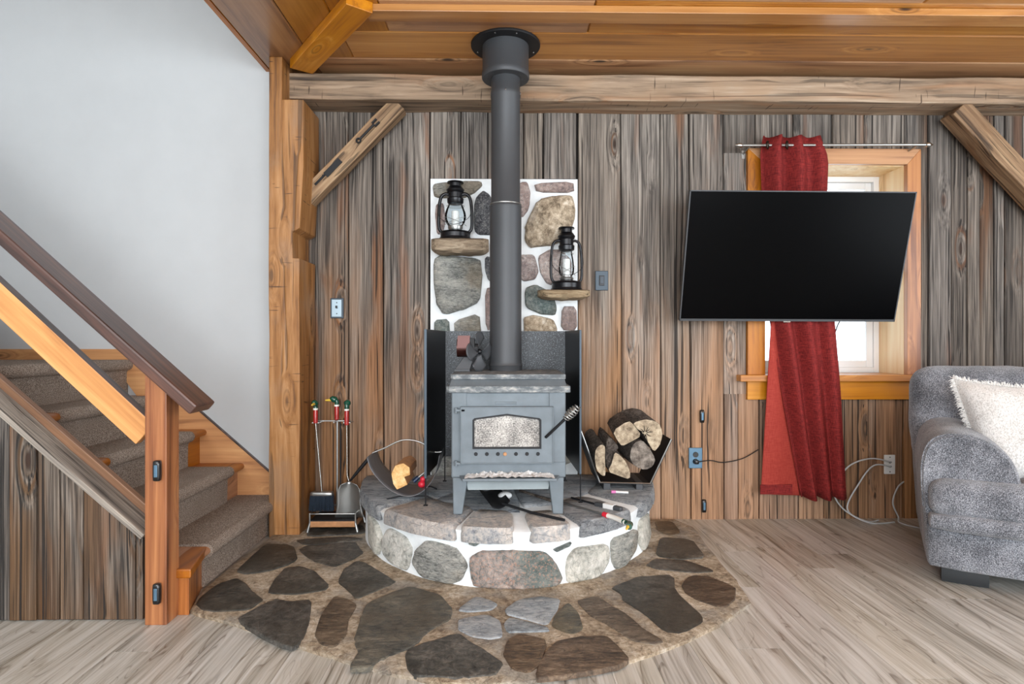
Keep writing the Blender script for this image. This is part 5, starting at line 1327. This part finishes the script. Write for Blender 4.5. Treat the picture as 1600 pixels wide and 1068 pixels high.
# rolled arm: front outline of the arm pushed back along the depth
def arm(x0, flip=1):
    prf = [(.00,.10), (-.012,.30), (-.022,.45), (-.018,.54), (.00,.605), (.04,.645), (.10,.66), (.17,.652), (.24,.62), (.295,.56), (.325,.47), (.33,.36), (.33,.26), (.33,.10)]
    prf = [(p_.x, p_.z) for p_ in spline([(a, 0, b) for a, b in prf], 3)]
    mb = MB(); ks = [(.03, .94), (.042, .985), (.06, 1.0), (.3, 1.0), (.6, 1.0), (DP-.02, 1.0)]; n = len(prf); v = []; f = []
    for y_, s in ks:
        for a, b in prf:
            zz_ = b+(.05*max(0, (y_-.25)/.7) if b > .4 else 0)
            v.append((x0+flip*(.165+(a-.165)*s), y_, .33+(zz_-.33)*s if zz_ > .33 else zz_))
    for k in range(len(ks)-1):
        for i in range(n-1): f.append((k*n+i, k*n+i+1, (k+1)*n+i+1, (k+1)*n+i))
    f += [tuple(range(n)), tuple((len(ks)-1)*n+i for i in range(n))[::-1]]
    mb.add(v, f, 0, SM); return obj('arm', mb, M['sofa'], sf, smooth=50)
arm(.0)
obj('arm_piping', MB().tube([SM @ Vector((p_.x, .042, p_.z)) for p_ in spline([(-.010,0,.33), (-.018,0,.45), (-.014,0,.54), (.004,0,.60), (.04,0,.638), (.10,0,.652), (.17,0,.644), (.235,0,.612), (.288,0,.555), (.318,0,.47), (.322,0,.40)], 4)], .005, 6), M['sofa'], sf, smooth=60)
arm(LW, -1)
# T-shaped seat cushion running in front of the arm, second cushion further right
def tc(p):
    return p
S('seat_cushion', (.50, .035, .38), (.98, .14, .165), .055, 12, .05)
S('seat_cushion_top', (.66, .40, .385), (.66, .72, .17), .05, 10, .06)
S('seat_cushion', (1.50, .035, .38), (.98, .14, .165), .055, 12, .05)
S('seat_cushion_top', (1.34, .40, .385), (.66, .72, .17), .05, 10, .06)
S('back_frame', (LW/2, DP-.09, .50), (LW-.04, .20, .66), .06, 10)
def bc(p):
    q = p.copy(); q.y += .22*(p.z)+.008*mnoise.noise(p*9); q.z += .012*mnoise.noise(Vector((p.x*9, p.y*5, 4))); q.x += .008*mnoise.noise(Vector((p.z*11, 3, p.y*5))); return q
S('back_cushion', (.37, .62, .685), (.80, .22, .46), .065, 16, .07, bc)
S('back_cushion', (1.17, .62, .685), (.76, .24, .46), .09, 16, .08, bc)
S('leg', (.14, .12, .037), (.17, .10, .07), .006, 3, mat='sofaleg')
S('leg', (LW-.14, .12, .037), (.17, .10, .07), .006, 3, mat='sofaleg')
S('leg', (.14, DP-.12, .037), (.12, .10, .07), .006, 3, mat='sofaleg')
S('leg', (LW-.14, DP-.12, .037), (.12, .10, .07), .006, 3, mat='sofaleg')
# throw pillow with fringe: leaning on the back cushion
def pp_(px, py, d): 
    r = ray(px, py); return Vector((0, -CD, CH))+r*d
c_tl, c_bl, c_br, c_tr = pp_(1490, 592, 2.90), pp_(1548, 752, 2.72), pp_(1700, 758, 2.50), pp_(1690, 606, 2.62)
v = []; f = []; n = 18
nrm = ((c_tr-c_tl).cross(c_bl-c_tl)).normalized()
if nrm.y > 0: nrm = -nrm
def psurf(u, w, side):
    q = (c_bl*(1-u)+c_br*u)*(1-w)+(c_tl*(1-u)+c_tr*u)*w
    k = (max(0, 1-(2*u-1)**4)*max(0, 1-(2*w-1)**4))**.6; pull = .02*(1-(2*u-1)**2)*((2*w-1))
    return q+nrm*(.075*k*side)+nrm*.006*mnoise.noise(Vector((u*5, w*5, side)))*k-(c_tl-c_bl).normalized()*pull
for side in (1, -1):
    o_ = len(v)
    for j in range(n+1):
        for i in range(n+1): v.append(psurf(i/n, j/n, side))
    for j in range(n):
        for i in range(n):
            a = o_+j*(n+1)+i; q = (a, a+1, a+n+2, a+n+1); f.append(q if side > 0 else q[::-1])
pl = thing('throw_pillow', 'cream woven throw pillow with a shaggy fringe leaning on the grey sofa', 'pillow', tuple(c_bl))
obj('cover', MB().add(v, f), M['pillow'], pl, smooth=80)
fm = MB()
ed = []
for k in range(170): ed.append((k/170, 1, 0, 1)); 
for k in range(170): ed.append((0, k/170, -1, 0)); ed.append((k/170, 0, 0, -1))
eu = (c_br-c_bl).normalized(); ew = (c_tl-c_bl).normalized()
for u, w, du, dw in ed:
    for r_ in range(2):
        uu_ = min(1, max(0, u+rnd(-.006, .006)*(dw != 0))); w2 = min(1, max(0, w+rnd(-.006, .006)*(du != 0)))
        b0 = psurf(uu_, w2, 0)+nrm*rnd(-.004, .008); d_ = (eu*du+ew*dw+eu*rnd(-.5, .5)+ew*rnd(-.5, .5)+nrm*rnd(-.2, .5)+Vector((0, 0, -.15))).normalized()
        L = rnd(.012, .03); sdv = d_.cross(nrm).normalized()*.0016
        m_ = b0+d_*L*.6+Vector((rnd(-.003,.003), rnd(-.003,.003), 0)); e_ = b0+d_*L+Vector((rnd(-.006,.006), 0, rnd(-.008, 0)))
        fm.add([b0-sdv, b0+sdv, m_+sdv*.8, m_-sdv*.8, e_, b0+nrm*.002, m_+nrm*.002], [(0,1,2,3), (3,2,4), (0,3,6,5), (1,5,6,2)])
obj('fringe', fm, M['fringe'], pl, kind='stuff')

# ---------------------------------------------------------------- shared groups of look-alikes
for o in list(bpy.data.objects):
    n = o.name.split('.')[0]
    if o.parent is None and 'label' in o:
        g = {'lantern': 'hurricane lanterns on the ledges', 'ledge': 'ledges on the stone panel', 'gate_bracket': 'black gate brackets', 'coaxial_cable': 'grey cables by the sofa', 'timber_brace': 'timber braces under the beam'}.get(n)
        if n == 'firewood' and 'carrier' not in o['label']: g = 'logs in the firewood holder'
        if g: o['group'] = g
